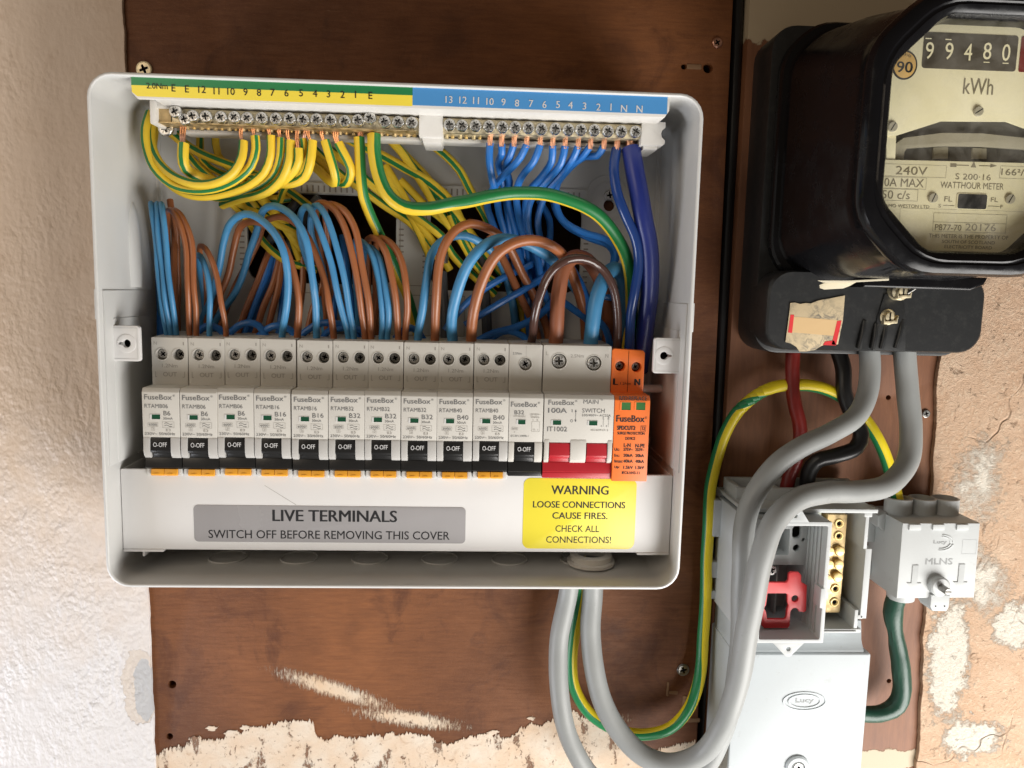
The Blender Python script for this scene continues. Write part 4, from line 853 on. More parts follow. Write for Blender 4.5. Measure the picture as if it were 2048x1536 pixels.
L = [
 (BL, [(333, 672, 38), (322, 600, 42), (312, 500, 44), (306, 430, 42), (305, 407, 37), (308, 418, 29), (314, 520, 20), (325, 660, 16)], 1.5, 'pale blue lead at the far left of the loops, leaning left from the first breaker'),
 (BL, [(342, 672, 38), (332, 600, 43), (322, 500, 45), (315, 430, 43), (313, 408, 38), (316, 420, 29), (322, 520, 18), (330, 660, 14)], 1.5, 'pale blue lead second from the left, between two others from the first breaker'),
 (BL, [(352, 672, 38), (344, 600, 44), (334, 500, 46), (327, 430, 44), (324, 409, 38), (327, 425, 29), (332, 520, 18), (342, 660, 13)], 1.5, 'pale blue lead third from the left, beside the first brown loops'),
 (BR, [(381, 672, 38), (377, 600, 43), (372, 500, 44), (362, 450, 42), (350, 425, 37), (336, 419, 30), (334, 450, 22), (342, 540, 16), (350, 670, 13)], 1.6, 'brown lead with a pointed loop, left of the pair over the second breaker'),
 (BR, [(392, 672, 38), (391, 600, 43), (385, 510, 44), (375, 460, 42), (362, 430, 37), (350, 422, 30), (352, 450, 22), (355, 540, 16), (356, 670, 12)], 1.6, 'brown lead, right of the pair looping over the second breaker'),
 (BL, [(419, 672, 38), (420, 600, 42), (414, 550, 42), (406, 522, 39), (397, 508, 33), (399, 540, 22), (408, 600, 15), (410, 670, 12)], 1.6, 'short blue lead of the second breaker, beside the lowest brown loop'),
 (BR, [(451, 672, 38), (443, 612, 43), (435, 562, 43), (422, 520, 41), (412, 500, 37), (402, 494, 32), (401, 510, 26), (408, 560, 18), (412, 670, 12)], 1.55, 'short orange brown lead with the lowest loop, at the second breaker'),
 (BL, [(564, 674, 38), (573, 620, 46), (576, 560, 50), (565, 500, 52), (545, 460, 50), (520, 438, 46), (490, 430, 40), (462, 445, 34), (447, 485, 28), (438, 545, 22), (425, 592, 17), (405, 640, 13), (396, 676, 11)], 2.0, 'light blue lead making the wide arch over the third breaker'),
 (BR, [(594, 674, 38), (594, 600, 44), (585, 545, 46), (568, 495, 44), (550, 463, 40), (530, 448, 35), (505, 442, 30), (480, 452, 24), (466, 500, 19), (455, 550, 16), (425, 620, 13), (405, 675, 11)], 2.0, 'brown lead under the widest light blue arch, landing on the fourth breaker'),
 (BL, [(633, 674, 38), (631, 600, 45), (622, 530, 49), (606, 470, 50), (588, 436, 47), (568, 418, 42), (548, 412, 37), (528, 420, 32), (514, 450, 26), (500, 500, 20), (488, 545, 16), (465, 595, 13), (430, 645, 11), (418, 676, 10)], 2.0, 'blue lead arching high from the fifth breaker and crossing behind the light blue arch'),
 (BR, [(668, 674, 38), (660, 620, 42), (645, 550, 43), (626, 492, 42), (605, 458, 38), (580, 440, 33), (555, 434, 28), (530, 444, 23), (517, 480, 18), (490, 535, 14), (450, 620, 11), (430, 676, 9)], 1.9, 'dark brown lead behind the blue arches, landing on the fifth breaker'),
 (BL, [(696, 676, 38), (688, 640, 41), (671, 560, 46), (650, 490, 48), (630, 436, 46), (615, 413, 42), (603, 420, 36), (600, 455, 27), (614, 520, 18), (640, 600, 13), (650, 676, 10)], 1.8, 'violet tinted blue lead on the steep loop, left of two over the sixth breaker'),
 (BL, [(707, 676, 38), (698, 620, 42), (685, 540, 47), (668, 470, 47), (650, 428, 45), (635, 412, 41), (623, 420, 34), (622, 460, 26), (650, 560, 16), (670, 676, 10)], 1.8, 'blue lead right of two on the steep loop, beside the tall brown pair'),
 (BR, [(730, 678, 38), (722, 600, 44), (708, 520, 47), (692, 460, 46), (670, 422, 43), (648, 408, 38), (632, 412, 32), (636, 450, 22), (650, 600, 13), (655, 678, 10)], 1.9, 'brown lead of the tallest loop, left one of the pair by the seventh breaker'),
 (BR, [(743, 678, 38), (738, 610, 44), (723, 520, 47), (706, 452, 46), (687, 418, 43), (665, 407, 37), (650, 414, 30), (655, 470, 20), (665, 600, 12), (668, 678, 9)], 1.9, 'brown lead of the tallest loop, right one against the black opening'),
 (BL, [(762, 678, 38), (761, 610, 43), (752, 550, 44), (741, 505, 43), (727, 484, 39), (714, 481, 34), (711, 505, 24), (715, 600, 14), (718, 678, 10)], 1.75, 'blue lead with a small loop beside the seventh breaker, left of two'),
 (BL, [(775, 678, 38), (777, 620, 43), (771, 560, 44), (759, 518, 42), (746, 497, 38), (733, 492, 32), (727, 520, 22), (724, 620, 12), (726, 678, 10)], 1.75, 'blue lead with a small loop beside the seventh breaker, right of two'),
 (BR, [(797, 678, 38), (793, 620, 44), (785, 555, 47), (771, 505, 46), (754, 481, 42), (740, 475, 36), (732, 486, 28), (735, 540, 18), (738, 678, 10)], 1.9, 'brown lead left of the pair looping over the seventh breaker'),
 (BR, [(811, 678, 38), (816, 620, 44), (810, 565, 47), (801, 522, 46), (787, 490, 43), (770, 475, 38), (756, 478, 30), (752, 540, 18), (752, 678, 10)], 1.9, 'brown lead right of the pair, beside the hanging yellow wire'),
 (BL, [(836, 680, 38), (846, 620, 43), (851, 560, 44), (862, 512, 42), (880, 488, 39), (903, 475, 36), (932, 472, 33), (960, 485, 30), (990, 515, 24), (1015, 560, 18), (1032, 660, 12)], 2.3, 'thicker blue lead rising from the eighth breaker behind the front brown arch'),
 (BR, [(869, 682, 38), (869, 620, 45), (876, 540, 50), (890, 490, 51), (913, 457, 49), (940, 445, 46), (968, 452, 42), (1000, 472, 36), (1028, 515, 28), (1058, 570, 20), (1088, 640, 14), (1100, 690, 11)], 2.5, 'thick brown lead making the leftmost large arch over the ninth breaker'),
 (BL, [(905, 682, 38), (907, 620, 46), (920, 560, 51), (945, 512, 52), (975, 486, 49), (1010, 477, 44), (1050, 486, 38), (1100, 515, 30), (1140, 560, 22), (1172, 610, 16), (1190, 680, 12)], 3.0, 'thick bright blue lead arching from the ninth breaker'),
 (BR, [(942, 684, 38), (948, 625, 46), (965, 563, 52), (995, 511, 54), (1030, 486, 52), (1065, 479, 48), (1100, 492, 42), (1130, 520, 34), (1152, 560, 26), (1168, 620, 18), (1172, 690, 12)], 3.0, 'thick light brown lead making the second large arch'),
 ('dark_brown_wire', [(1061, 690, 38), (1067, 640, 47), (1080, 590, 52), (1100, 548, 54), (1130, 523, 53), (1165, 516, 51), (1198, 530, 48), (1222, 568, 45), (1236, 630, 41), (1234, 698, 37)], 2.4, 'shiny dark brown lead arching from the single screw breaker to the orange unit'),
 ('tail_brown', [(1111, 695, 38), (1113, 630, 42), (1119, 575, 42), (1128, 535, 40), (1146, 514, 36), (1175, 520, 28), (1200, 560, 22), (1215, 630, 16), (1218, 700, 12)], 4.2, 'very thick brown tail rising from the left terminal of the main switch'),
 (BL, [(1181, 696, 38), (1186, 640, 41), (1197, 590, 41), (1212, 556, 38), (1228, 540, 32), (1245, 560, 24), (1250, 630, 17), (1246, 700, 12)], 4.2, 'very thick blue tail rising from the right terminal of the main switch'),
]
for k, (col, pts, r, what) in enumerate(L): lead(col, k, pts, r, what)

# neutral wires on the blue numbered bar
G2 = 'blue wires hanging from the neutral bar'
NW = [
 (979, [(980, 286, 45), (977, 330, 44), (982, 360, 40), (993, 388, 32), (998, 430, 22), (1008, 470, 15), (1014, 540, 10)], 'first blue wire from the left on the neutral bar'),
 (1003, [(1003, 288, 45), (1003, 306, 44), (996, 325, 34), (1002, 350, 28), (1012, 400, 22), (1022, 470, 14), (1030, 540, 9)], 'second blue wire from the left on the neutral bar, with a tight kink'),
 (1029, [(1028, 288, 45), (1021, 312, 43), (1012, 335, 36), (1019, 365, 29), (1014, 400, 24), (1032, 470, 15), (1042, 540, 9)], 'third blue wire from the left on the neutral bar'),
 (1054, [(1053, 290, 46), (1041, 314, 45), (1012, 345, 39), (988, 375, 32), (975, 405, 26), (985, 445, 20), (1000, 490, 14), (1010, 560, 9)], 'blue wire sweeping furthest to the left from the neutral bar'),
 (1081, [(1080, 291, 46), (1068, 322, 45), (1046, 355, 38), (1034, 390, 30), (1038, 440, 21), (1056, 500, 14), (1062, 560, 9)], 'fifth blue wire from the left on the neutral bar'),
 (1104, [(1105, 291, 46), (1103, 322, 43), (1085, 352, 36), (1058, 385, 29), (1048, 440, 20), (1050, 500, 13), (1052, 560, 9)], 'sixth blue wire from the left, straight at first under the neutral bar'),
 (1131, [(1130, 292, 46), (1123, 325, 44), (1096, 360, 37), (1066, 398, 29), (1056, 450, 20), (1066, 510, 13), (1070, 560, 9)], 'seventh blue wire from the left on the neutral bar'),
 (1156, [(1156, 293, 46), (1148, 315, 44), (1126, 345, 36), (1094, 382, 28), (1076, 440, 19), (1082, 500, 13), (1084, 560, 9)], 'eighth blue wire from the left on the neutral bar'),
 (1181, [(1180, 293, 45), (1166, 312, 42), (1141, 332, 36), (1118, 362, 28), (1112, 402, 24), (1124, 437, 24), (1170, 466, 26), (1214, 482, 26), (1233, 503, 25), (1228, 532, 22), (1222, 560, 16)], 'blue wire with two long bends reaching the thick blue tail'),
 (1208, [(1207, 293, 45), (1196, 311, 42), (1172, 311, 37), (1142, 332, 30), (1110, 380, 22), (1111, 420, 20), (1130, 452, 20), (1178, 478, 22), (1216, 492, 22), (1228, 510, 20), (1222, 545, 14)], 'tenth blue wire with a hooked start near the right of the neutral bar'),
]
for x, pts, what in NW:
    o, P = wire('blue_wire', pts, 1.9, 'bright_blue_wire', what, G2, n=10); c = P[0]; copper_end(o, (c[0], c[1]-.6, 46.5), ln=5.2, r=.62, thick=True)
    cb = MB(); u = U(x+4, 238, 46); cb.box(u[0]-1.1, u[0]+1.1, u[1]-3, u[1]+.8, 44, 47, 'copper', .3); part(cb, 'copper_tip', o)
o, P = wire('navy_wire', [(1233, 298, 45), (1228, 340, 48), (1233, 385, 51), (1250, 425, 52), (1269, 470, 50), (1277, 520, 47), (1271, 580, 44), (1260, 640, 40), (1259, 712, 37)], 2.6, 'navy_wire', 'glossy dark blue wire beside the thick indigo tail at the right of the fuse box')
copper_end(o, (P[0][0], P[0][1]-.6, 46.5), ln=6.5, r=.7, thick=True)
o, P = wire('neutral_tail', [(1262, 297, 46), (1271, 345, 49), (1283, 400, 50), (1291, 450, 49), (1298, 520, 45), (1299, 585, 40), (1292, 645, 33), (1283, 700, 26), (1279, 740, 20)], 4.8, 'indigo_wire', 'very thick indigo wire down the right side of the fuse box', n=18)
b = MB(); u = U(1260, 289, 46); b.lathe((u[0], u[1]-2, 46), [(2.3, 0), (2.3, 6.5)], 'copper', 'z', 14); part(b, 'copper_end', o)

# earth wires on the green and yellow bar
G3 = 'green and yellow wires on the earth bar'
EW = [
 ([(367, 288, 46), (366, 315, 47), (372, 338, 45), (395, 354, 40), (430, 366, 34), (475, 385, 26), (520, 425, 17), (560, 480, 11)], 2.7, 367, 3, 0.0, 'earth wire with a broad green face, leftmost on the bar'),
 ([(487, 283, 46), (484, 315, 48), (468, 345, 49), (435, 364, 49), (395, 370, 48), (350, 354, 45), (318, 322, 40), (304, 288, 36), (301, 255, 33), (309, 225, 28)], 2.2, 483, 2, 0.7, 'lowest front earth loop sweeping left from the bar, inner one'),
 ([(510, 272, 46), (512, 298, 46), (502, 332, 45), (470, 360, 44), (430, 378, 43), (390, 382, 42), (345, 368, 40), (308, 334, 40), (293, 296, 39), (290, 258, 38), (300, 225, 34)], 2.2, 507, 2, -0.6, 'outer earth loop sweeping left from the bar behind the first loop'),
 ([(542, 271, 46), (541, 312, 46), (528, 345, 44), (498, 370, 42), (455, 388, 40), (410, 392, 38), (360, 380, 35), (322, 350, 30), (306, 300, 24), (310, 250, 16)], 2.1, 538, 2, 0.9, 'earth wire from the middle of the bar curving under the outer loop'),
 ([(562, 276, 46), (561, 312, 46), (553, 342, 43), (535, 362, 38), (505, 378, 33), (470, 392, 28), (430, 395, 22), (395, 380, 16)], 1.9, 559, 2, -0.5, 'yellow faced earth wire right of the long left sweeping loops'),
 ([(581, 281, 47), (579, 325, 47), (568, 356, 45), (545, 378, 41), (515, 390, 36), (480, 398, 28), (445, 410, 18)], 2.3, 576, 2, 1.0, 'earth wire with a green left edge in the middle of the bunch'),
 ([(597, 297, 48), (596, 322, 48), (586, 342, 46), (567, 360, 42), (545, 375, 36), (520, 392, 26)], 2.2, 595, 2, 0.9, 'short earth wire whose cut end hangs lowest in the bunch'),
 ([(606, 277, 45), (608, 300, 44), (602, 326, 40), (590, 350, 35), (570, 372, 28), (560, 400, 18)], 1.9, 611, 2, 0.3, 'earth wire tucked behind the short one'),
 ([(625, 281, 47), (621, 325, 47), (610, 352, 44), (585, 366, 40), (558, 368, 35), (530, 362, 28), (500, 350, 18)], 2.3, 617, 2, 1.0, 'earth wire bending back left above the ruler marks'),
 ([(650, 281, 47), (661, 315, 47), (671, 345, 45), (673, 366, 40), (660, 364, 34), (635, 340, 26), (605, 315, 18), (575, 300, 12)], 2.3, 644, 2, -1.1, 'bent yellow earth wire, left of the hooked pair'),
 ([(677, 286, 47), (693, 322, 47), (700, 348, 45), (694, 366, 40), (680, 362, 33), (655, 335, 24), (620, 305, 15)], 2.3, 672, 3, 0.7, 'bent earth wire with a green middle, right of the hooked pair'),
]
for pts, r, cx, n_, a0, what in EW:
    o, P = wire('earth_wire', pts, r, 'wire_yellow', what, G3, stripe=gy(a0, .012, .10, a0*.4), n=24); p = P[0]; c = U(cx, pts[0][1]-14, 45)
    b = MB()
    for k in range(n_):
        d = (k-(n_-1)/2)*1.15; b.tube([(p[0]+d*.5, p[1]-2, p[2]), (c[0]+d*.8, (p[1]+c[1])/2+1, 46.2), (c[0]+d, U(cx, 256, 45)[1]+1, 45)], .52, 'copper', n=7, step=1.5)
        if k < 2: u = U(cx+8, 222, 45); b.tube([(c[0]+d, u[1]-3, 45), (c[0]+d*1.2, u[1]+random.uniform(-.3, .6), 45.3)], .5, 'copper', n=7)
    part(b, 'copper_end', o)
    b = MB(); t0 = (Vector(P[0])-Vector(P[1])).normalized(); u = Vector(P[0])+t0*.04
    nn = t0.orthogonal().normalized(); bb = t0.cross(nn); b.add([(u+(nn*math.cos(a*.524)+bb*math.sin(a*.524))*r*.72)[:] for a in range(12)], [tuple(range(12))], 'deep_black'); part(b, 'cut_end', o)
o, P = wire('earth_wire', [(718, 274, 46), (722, 330, 45), (728, 390, 42), (744, 440, 37), (765, 482, 31), (792, 540, 22), (818, 600, 16), (838, 680, 12)], 2.7, 'wire_yellow', 'long green and yellow wire dropping behind the brown loops', G3, stripe=gy(-1.55, 0, .36, -1.5), n=20)
copper_end(o, U(721, 268, 46), ln=3.6, r=.7, thick=True)
o, P = wire('earth_wire', [(748, 270, 48), (749, 310, 50), (757, 352, 51), (778, 390, 52), (812, 412, 52), (860, 417, 52), (920, 407, 51), (980, 392, 50), (1040, 386, 49), (1100, 391, 48), (1160, 409, 47), (1210, 443, 44), (1243, 490, 40), (1261, 550, 36), (1262, 620, 30), (1255, 700, 24)], 3.3, 'wire_yellow', 'thickest green and yellow wire sweeping right across the whole bundle', G3, stripe=('wire_green', .5, [(0, -1.75), (.15, -1.5), (.3, -.7), (.6, -.4), (1, -.3)], 0), n=20)
copper_end(o, U(745, 267, 47), ln=4.5, r=.8, thick=True)

# wires lying deeper in the box
G4 = 'wires deep in the back of the fuse box'
BG = [
 ('gy', [(330, 256, 26), (380, 296, 25), (440, 322, 24), (520, 352, 20), (575, 380, 16), (640, 430, 10)], 2.3, 'deep earth wire slanting down right under the left end of the earth bar'),
 ('gy', [(400, 268, 18), (405, 320, 16), (440, 345, 14), (500, 362, 12)], 2.0, 'deep earth wire hanging straight under the bar, behind the first loop'),
 ('gy', [(430, 266, 18), (436, 310, 17), (470, 345, 15), (540, 370, 12)], 2.0, 'second deep earth wire hanging straight under the bar'),
 ('gy', [(395, 350, 20), (440, 388, 20), (485, 428, 18), (530, 485, 14), (575, 520, 12), (635, 540, 9)], 2.2, 'deep earth wire running down right to the end of the left opening'),
 ('gy', [(430, 370, 22), (480, 408, 21), (540, 440, 19), (600, 470, 15), (620, 500, 10)], 2.4, 'deep earth wire beside the grey sheathed cable, with a green centre'),
 ('gy', [(508, 380, 22), (530, 405, 21), (560, 440, 18), (590, 480, 14), (606, 498, 12)], 2.6, 'cut yellow wire end pointing down inside the left opening'),
 ('gy', [(455, 375, 16), (500, 388, 15), (540, 400, 14), (580, 395, 11)], 2.4, 'deep yellow wire lying flat below the ruler marks'),
 ('gy', [(660, 300, 20), (700, 330, 20), (760, 385, 18), (820, 425, 17), (880, 470, 15), (905, 510, 12), (990, 590, 8)], 2.3, 'deep earth wire passing behind the thickest green one to the lower right'),
 ('gy', [(690, 275, 24), (740, 300, 24), (800, 330, 23), (860, 365, 21), (900, 405, 18), (925, 450, 14), (950, 500, 10)], 2.5, 'upper deep earth wire fanning right from the earth bar'),
 ('gy', [(768, 268, 26), (800, 300, 25), (830, 345, 22), (862, 395, 19), (900, 450, 15), (925, 485, 12)], 2.3, 'steep deep earth wire starting under the bar next to the holder'),
 ('gy', [(845, 276, 22), (890, 310, 22), (920, 340, 21), (940, 375, 19), (960, 410, 17), (975, 440, 14), (1000, 500, 11), (1025, 560, 9)], 2.3, 'lone yellow wire starting right of the white centre support'),
 ('gy', [(770, 330, 18), (800, 380, 17), (835, 440, 15), (870, 490, 12), (900, 540, 9)], 2.2, 'deep earth wire left of the fan near the beige pillar'),
 ('gy', [(800, 360, 16), (850, 410, 15), (890, 445, 13), (925, 478, 12), (945, 500, 10)], 2.2, 'deep earth wire in the middle of the fan'),
 ('gy', [(820, 340, 20), (870, 380, 19), (905, 420, 17), (945, 470, 14), (990, 530, 12), (1030, 580, 10), (1045, 640, 9), (1048, 700, 8)], 2.3, 'deep earth wire that turns straight down behind the blue crossing wires'),
 ('gy', [(900, 430, 18), (925, 490, 16), (960, 540, 14), (1000, 570, 12)], 2.0, 'short deep yellow wire under the leftmost large brown arch'),
 ('gy', [(355, 262, 22), (372, 300, 20), (410, 345, 18), (455, 380, 15), (500, 425, 12)], 2.1, 'deep earth wire crossing behind the leftmost broad green one'),
 ('gy', [(615, 285, 20), (650, 320, 19), (700, 365, 18), (770, 410, 16), (830, 455, 13), (880, 520, 9)], 2.2, 'deep earth wire between the hooked pair and the fan'),
 ('gy', [(725, 275, 18), (760, 330, 18), (800, 400, 16), (830, 450, 14), (862, 520, 10)], 2.1, 'deep earth wire dropping steeply along the beige pillar'),
 ('gy', [(790, 290, 16), (850, 350, 15), (890, 410, 14), (930, 470, 12), (985, 520, 9)], 2.2, 'deepest earth wire of the right fan'),
 ('gy', [(470, 350, 14), (520, 400, 14), (570, 450, 13), (600, 520, 10)], 2.0, 'deep earth wire beside the cut yellow end'),
 ('br', [(474, 672, 16), (500, 600, 16), (520, 545, 15), (538, 505, 12)], 1.8, 'deep brown wire, leftmost of the slanting ones in front of the printed panel'),
 ('bl', [(488, 672, 15), (512, 600, 15), (532, 550, 14), (545, 510, 11)], 1.8, 'deep blue wire slanting between two brown ones, left of the print'),
 ('bl', [(498, 674, 13), (522, 600, 13), (545, 545, 12), (556, 515, 10)], 1.7, 'deep blue wire, second of the slanting ones left of the print'),
 ('br', [(508, 674, 17), (530, 610, 17), (548, 560, 15), (560, 515, 11)], 1.8, 'deep brown wire crossing the left of the print'),
 ('br', [(532, 674, 16), (545, 620, 16), (558, 570, 15), (565, 520, 11)], 1.8, 'deep brown wire crossing the right of the print'),
 ('bl', [(556, 674, 14), (564, 620, 13), (568, 560, 12), (572, 510, 10)], 1.9, 'deep blue wire right of the print'),
 ('br', [(590, 676, 14), (600, 620, 14), (606, 560, 12), (606, 515, 10)], 1.8, 'deep brown wire behind the landing of the wide arch'),
 ('br', [(612, 676, 15), (624, 630, 15), (645, 570, 13), (655, 520, 10)], 1.7, 'deep brown wire slanting right of the wide arch'),
 ('bl', [(660, 676, 12), (668, 620, 12), (664, 560, 11), (655, 500, 9)], 1.9, 'deep blue wire in the dark behind the steep loops'),
 ('bl', [(700, 676, 12), (702, 600, 12), (694, 540, 11), (684, 470, 9)], 1.9, 'deep blue wire in front of the black opening'),
 ('br', [(745, 676, 13), (752, 600, 13), (748, 540, 12), (735, 480, 9)], 1.8, 'deep brown wire in the small loops'),
 ('br', [(352, 700, 30), (350, 600, 24), (348, 500, 20), (345, 440, 16), (340, 400, 12)], 1.7, 'dark brown upright wire behind the first blue leads'),
 ('bl', [(322, 700, 18), (322, 600, 16), (320, 540, 15), (318, 500, 13)], 2.2, 'dark blue upright wire in the left corner behind the pale leads'),
 ('gr', [(600, 396, 8), (580, 420, 7), (560, 450, 6), (535, 490, 5)], 2.4, 'dark grey sheathed cable in the left opening, left one'),
 ('gr', [(640, 396, 8), (615, 425, 7), (590, 470, 6), (570, 520, 5)], 3.2, 'dark grey sheathed cable in the left opening, right one'),
 ('gr', [(890, 690, 20), (890, 640, 19), (888, 590, 17), (885, 545, 14)], 2.6, 'dark grey sheathed cable between the large blue and brown arches'),
 ('gr', [(975, 680, 10), (972, 600, 10), (968, 540, 9), (960, 480, 8)], 3.0, 'dark grey sheathed cable behind the second large arch'),
 ('bl', [(890, 660, 26), (925, 615, 26), (960, 585, 24), (1000, 560, 22), (1040, 540, 18), (1080, 520, 12)], 1.9, 'blue wire rising right behind the arches, upper crossing one'),
 ('bl', [(930, 650, 24), (975, 620, 25), (1020, 595, 24), (1060, 572, 21), (1100, 545, 15)], 1.9, 'blue wire rising right behind the arches, lower crossing one'),
 ('bl', [(950, 684, 26), (990, 665, 26), (1030, 655, 25), (1075, 632, 22), (1110, 600, 16)], 2.0, 'blue wire curving just above the breakers'),
 ('bl', [(975, 690, 24), (990, 672, 25), (1015, 664, 25), (1045, 672, 24), (1065, 690, 22)], 1.9, 'small blue hoop just above the tenth breaker'),
 ('bl', [(1035, 500, 14), (1050, 560, 16), (1056, 620, 14), (1062, 690, 12)], 2.2, 'deep blue wire dropping left of the dark brown arch'),
 ('bl', [(1060, 470, 16), (1075, 520, 17), (1080, 560, 16), (1100, 620, 14), (1105, 690, 12)], 2.1, 'deep blue wire behind the left leg of the dark brown arch'),
 ('bl', [(1120, 600, 20), (1150, 622, 20), (1180, 645, 18), (1200, 690, 14)], 2.0, 'blue wire behind the two very thick tails'),
 ('bl', [(1130, 520, 20), (1160, 570, 20), (1178, 620, 19), (1180, 690, 16)], 3.0, 'dark thick blue wire between the very thick tails'),
 ('bl', [(1180, 590, 22), (1210, 592, 22), (1240, 600, 20)], 1.8, 'short blue wire crossing behind the thick blue tail'),
 ('bl', [(1196, 640, 24), (1212, 660, 24), (1220, 690, 22), (1222, 720, 18)], 1.9, 'blue wire bowing beside the right leg of the dark brown arch'),
 ('br', [(980, 470, 26), (1010, 530, 24), (1040, 590, 20), (1068, 650, 16), (1080, 700, 12)], 2.2, 'deep brown wire continuing down right from the first large arch'),
 ('bl', [(1078, 400, 14), (1100, 440, 13), (1098, 500, 10), (1090, 560, 8)], 1.9, 'deep blue wire in front of the right opening'),
 ('bl', [(1020, 420, 12), (1035, 470, 11), (1044, 520, 9), (1050, 570, 7)], 1.9, 'deep blue wire at the middle of the right opening'),
 ('bl', [(398, 662, 27), (412, 653, 28), (428, 652, 28), (445, 664, 27), (450, 690, 24)], 1.9, 'small dark blue hoop behind the second breaker'),
 ('bl', [(455, 672, 27), (475, 652, 28), (495, 646, 29), (518, 652, 28), (532, 672, 27)], 1.9, 'small dark blue hoop behind the third breaker'),
 ('bl', [(516, 674, 25), (536, 658, 27), (556, 652, 28), (580, 660, 27), (600, 684, 24)], 1.9, 'small dark blue hoop behind the fourth breaker'),
 ('bl', [(600, 672, 25), (630, 652, 27), (662, 647, 28), (700, 656, 27), (720, 680, 25)], 1.9, 'small dark blue hoop behind the sixth breaker'),
 ('bl', [(640, 690, 24), (655, 664, 27), (690, 655, 28), (730, 662, 27), (752, 684, 24)], 1.8, 'flat dark blue hoop behind the seventh breaker'),
 ('bl', [(785, 690, 25), (800, 664, 27), (822, 656, 27), (840, 668, 26), (852, 690, 24)], 1.9, 'small dark blue hoop behind the eighth breaker'),
]
for kd, pts, r, what in BG:
    mt = {'gy': 'wire_yellow', 'br': 'brown_wire', 'bl': 'bright_blue_wire', 'gr': 'dark_grey_cable'}[kd]
    nm = {'gy': 'earth_wire', 'br': 'brown_wire', 'bl': 'blue_wire', 'gr': 'sheathed_cable'}[kd]
    wire(nm, pts, r, mt, what, G4, stripe=gy(random.uniform(-1.6, 1.6), .01, .12) if kd == 'gy' else None, n=14 if kd == 'gy' else 10, step=4)
m = MB(); c = U(885, 515, 18); m.lathe((c[0], c[1]-3, 18), [(3.0, 0), (3.4, 3), (2.6, 7), (1.5, 8)], 'dull_steel', 'z', 12)
solo(m, 'sheath_scrap', 'crumpled silvery sheath end between the yellow wires', 'sheath', org=c)

# ================================================================== the black meter
def etext(b, s, xc, zc, h, wd, ht, m, d=.35, rot=0.0):
    """raised lettering: the flat letters plus their side walls"""
    n0 = len(b.v); f0 = len(b.f); b.text(s, xc, zc, h+d, wd, ht, m, rot); vs = b.v[n0:]; fs = b.f[f0:]
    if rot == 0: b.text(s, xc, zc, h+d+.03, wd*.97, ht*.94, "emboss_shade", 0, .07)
    cnt = {}
    for f in fs:
        for i in range(len(f)):
            e_ = (f[i], f[(i+1) % len(f)]); cnt[tuple(sorted(e_))] = cnt.get(tuple(sorted(e_)), 0)+1
    k = len(b.v); b.v += [(x, z, h-.05) for x, z, _ in vs]
    for (i, j), c_ in cnt.items():
        if c_ == 1: b.f.append((i, j, j-n0+k, i-n0+k)); b.m.append(b.mi(m))
def oct_(x0, x1, z0, z1, ch, r, h, n=4, top=None):
    cz = top or ch; P = [(x1-ch, z0), (x1, z0+ch), (x1, z1-cz), (x1-cz, z1), (x0+cz, z1), (x0, z1-cz), (x0, z0+ch), (x0+ch, z0)]; out = []
    for i, p in enumerate(P):
        p = Vector(p); a = (Vector(P[i-1])-p); b = (Vector(P[(i+1) % 8])-p); t = min(r*math.tan(R(22.5)), a.length*.48, b.length*.48); a.normalize(); b.normalize(); rr = t/math.tan(R(22.5))
        c = p+(a+b).normalized()*(rr/math.cos(R(22.5))); s_ = p+a*t; e_ = p+b*t
        a0 = math.atan2(s_.y-c.y, s_.x-c.x); a1 = math.atan2(e_.y-c.y, e_.x-c.x); d = (a1-a0+math.pi) % (2*math.pi)-math.pi
        out += [(c.x+rr*math.cos(a0+d*k/n), c.y+rr*math.sin(a0+d*k/n), h) for k in range(n+1)]
    return out
mt = thing('electricity_meter', 'large black electricity meter with a cream dial behind glass, top right', 'meter', (250, 200, 0))
m = MB(); m.prism(rrect(189.3, 309, 118.2, 291, 13, 6), .3, 27, 'bakelite_dull', c=1.2); part(m, 'base', mt)
X = (198.6, 302, 160.6, 277.5)
def hr(i, h, ch=23, r=26): return oct_(X[0]+i, X[1]-i, X[2]+i, X[3]-i, ch, r, h)
m = MB()
m.loft([oct_(193.4, 307, 153.6, 291, 17, 24, 26), oct_(193.0, 307.4, 153.2, 291.5, 17, 24, 28), oct_(193.0, 307.4, 153.2, 291.5, 17, 24, 32), oct_(193.9, 306.5, 154.2, 290.5, 17, 23, 33.6), oct_(196.2, 304, 156.6, 288.2, 17, 22, 34.2),
        oct_(196.9, 303.3, 157.6, 287, 17, 22, 36), oct_(198.4, 302.2, 160, 283, 19, 23, 70), hr(1.0, 101, 21, 24), hr(.8, 108), hr(-.4, 111.5), hr(-.5, 114.5), hr(.6, 117.2), hr(2.4, 118.4), hr(4.2, 118.6), hr(4.8, 118.0), hr(5.3, 118.0), hr(6.0, 118.5), hr(8.6, 117.6, 21, 14), hr(9.6, 116.4, 21, 12), hr(10.2, 112.5, 21, 10), hr(10.4, 104, 21, 10)], 'bakelite')
part(m, 'housing', mt)
m = MB(); m.loft([hr(10.0, 112.2, 21, 10), hr(10.0, 113.0, 21, 10)], 'meter_glass', True, True); part(m, 'glass_window', mt)
m = MB(); HD = 106.0; dl, dr, db, dt = X[0]+9.6, X[1]-9.6, X[2]+8.6, X[3]-8.6
m.loft([oct_(dl-1, dr+1, db-1, dt+1, 21, 8, 94), oct_(dl-1, dr+1, db-1, dt+1, 21, 8, HD-6)], 'dial_dark', False, True)
def up(pts, h=HD): return [U(1740+x/5.12, 240+y/5.12, h)[:2] for x, y in pts]
arch = up([(-60, 160), (140, 165), (270, 160), (740, 10), (1400, 15), (1577, 80), (1900, 150), (1900, 450), (1577, 440), (145, 405), (-60, 400)])
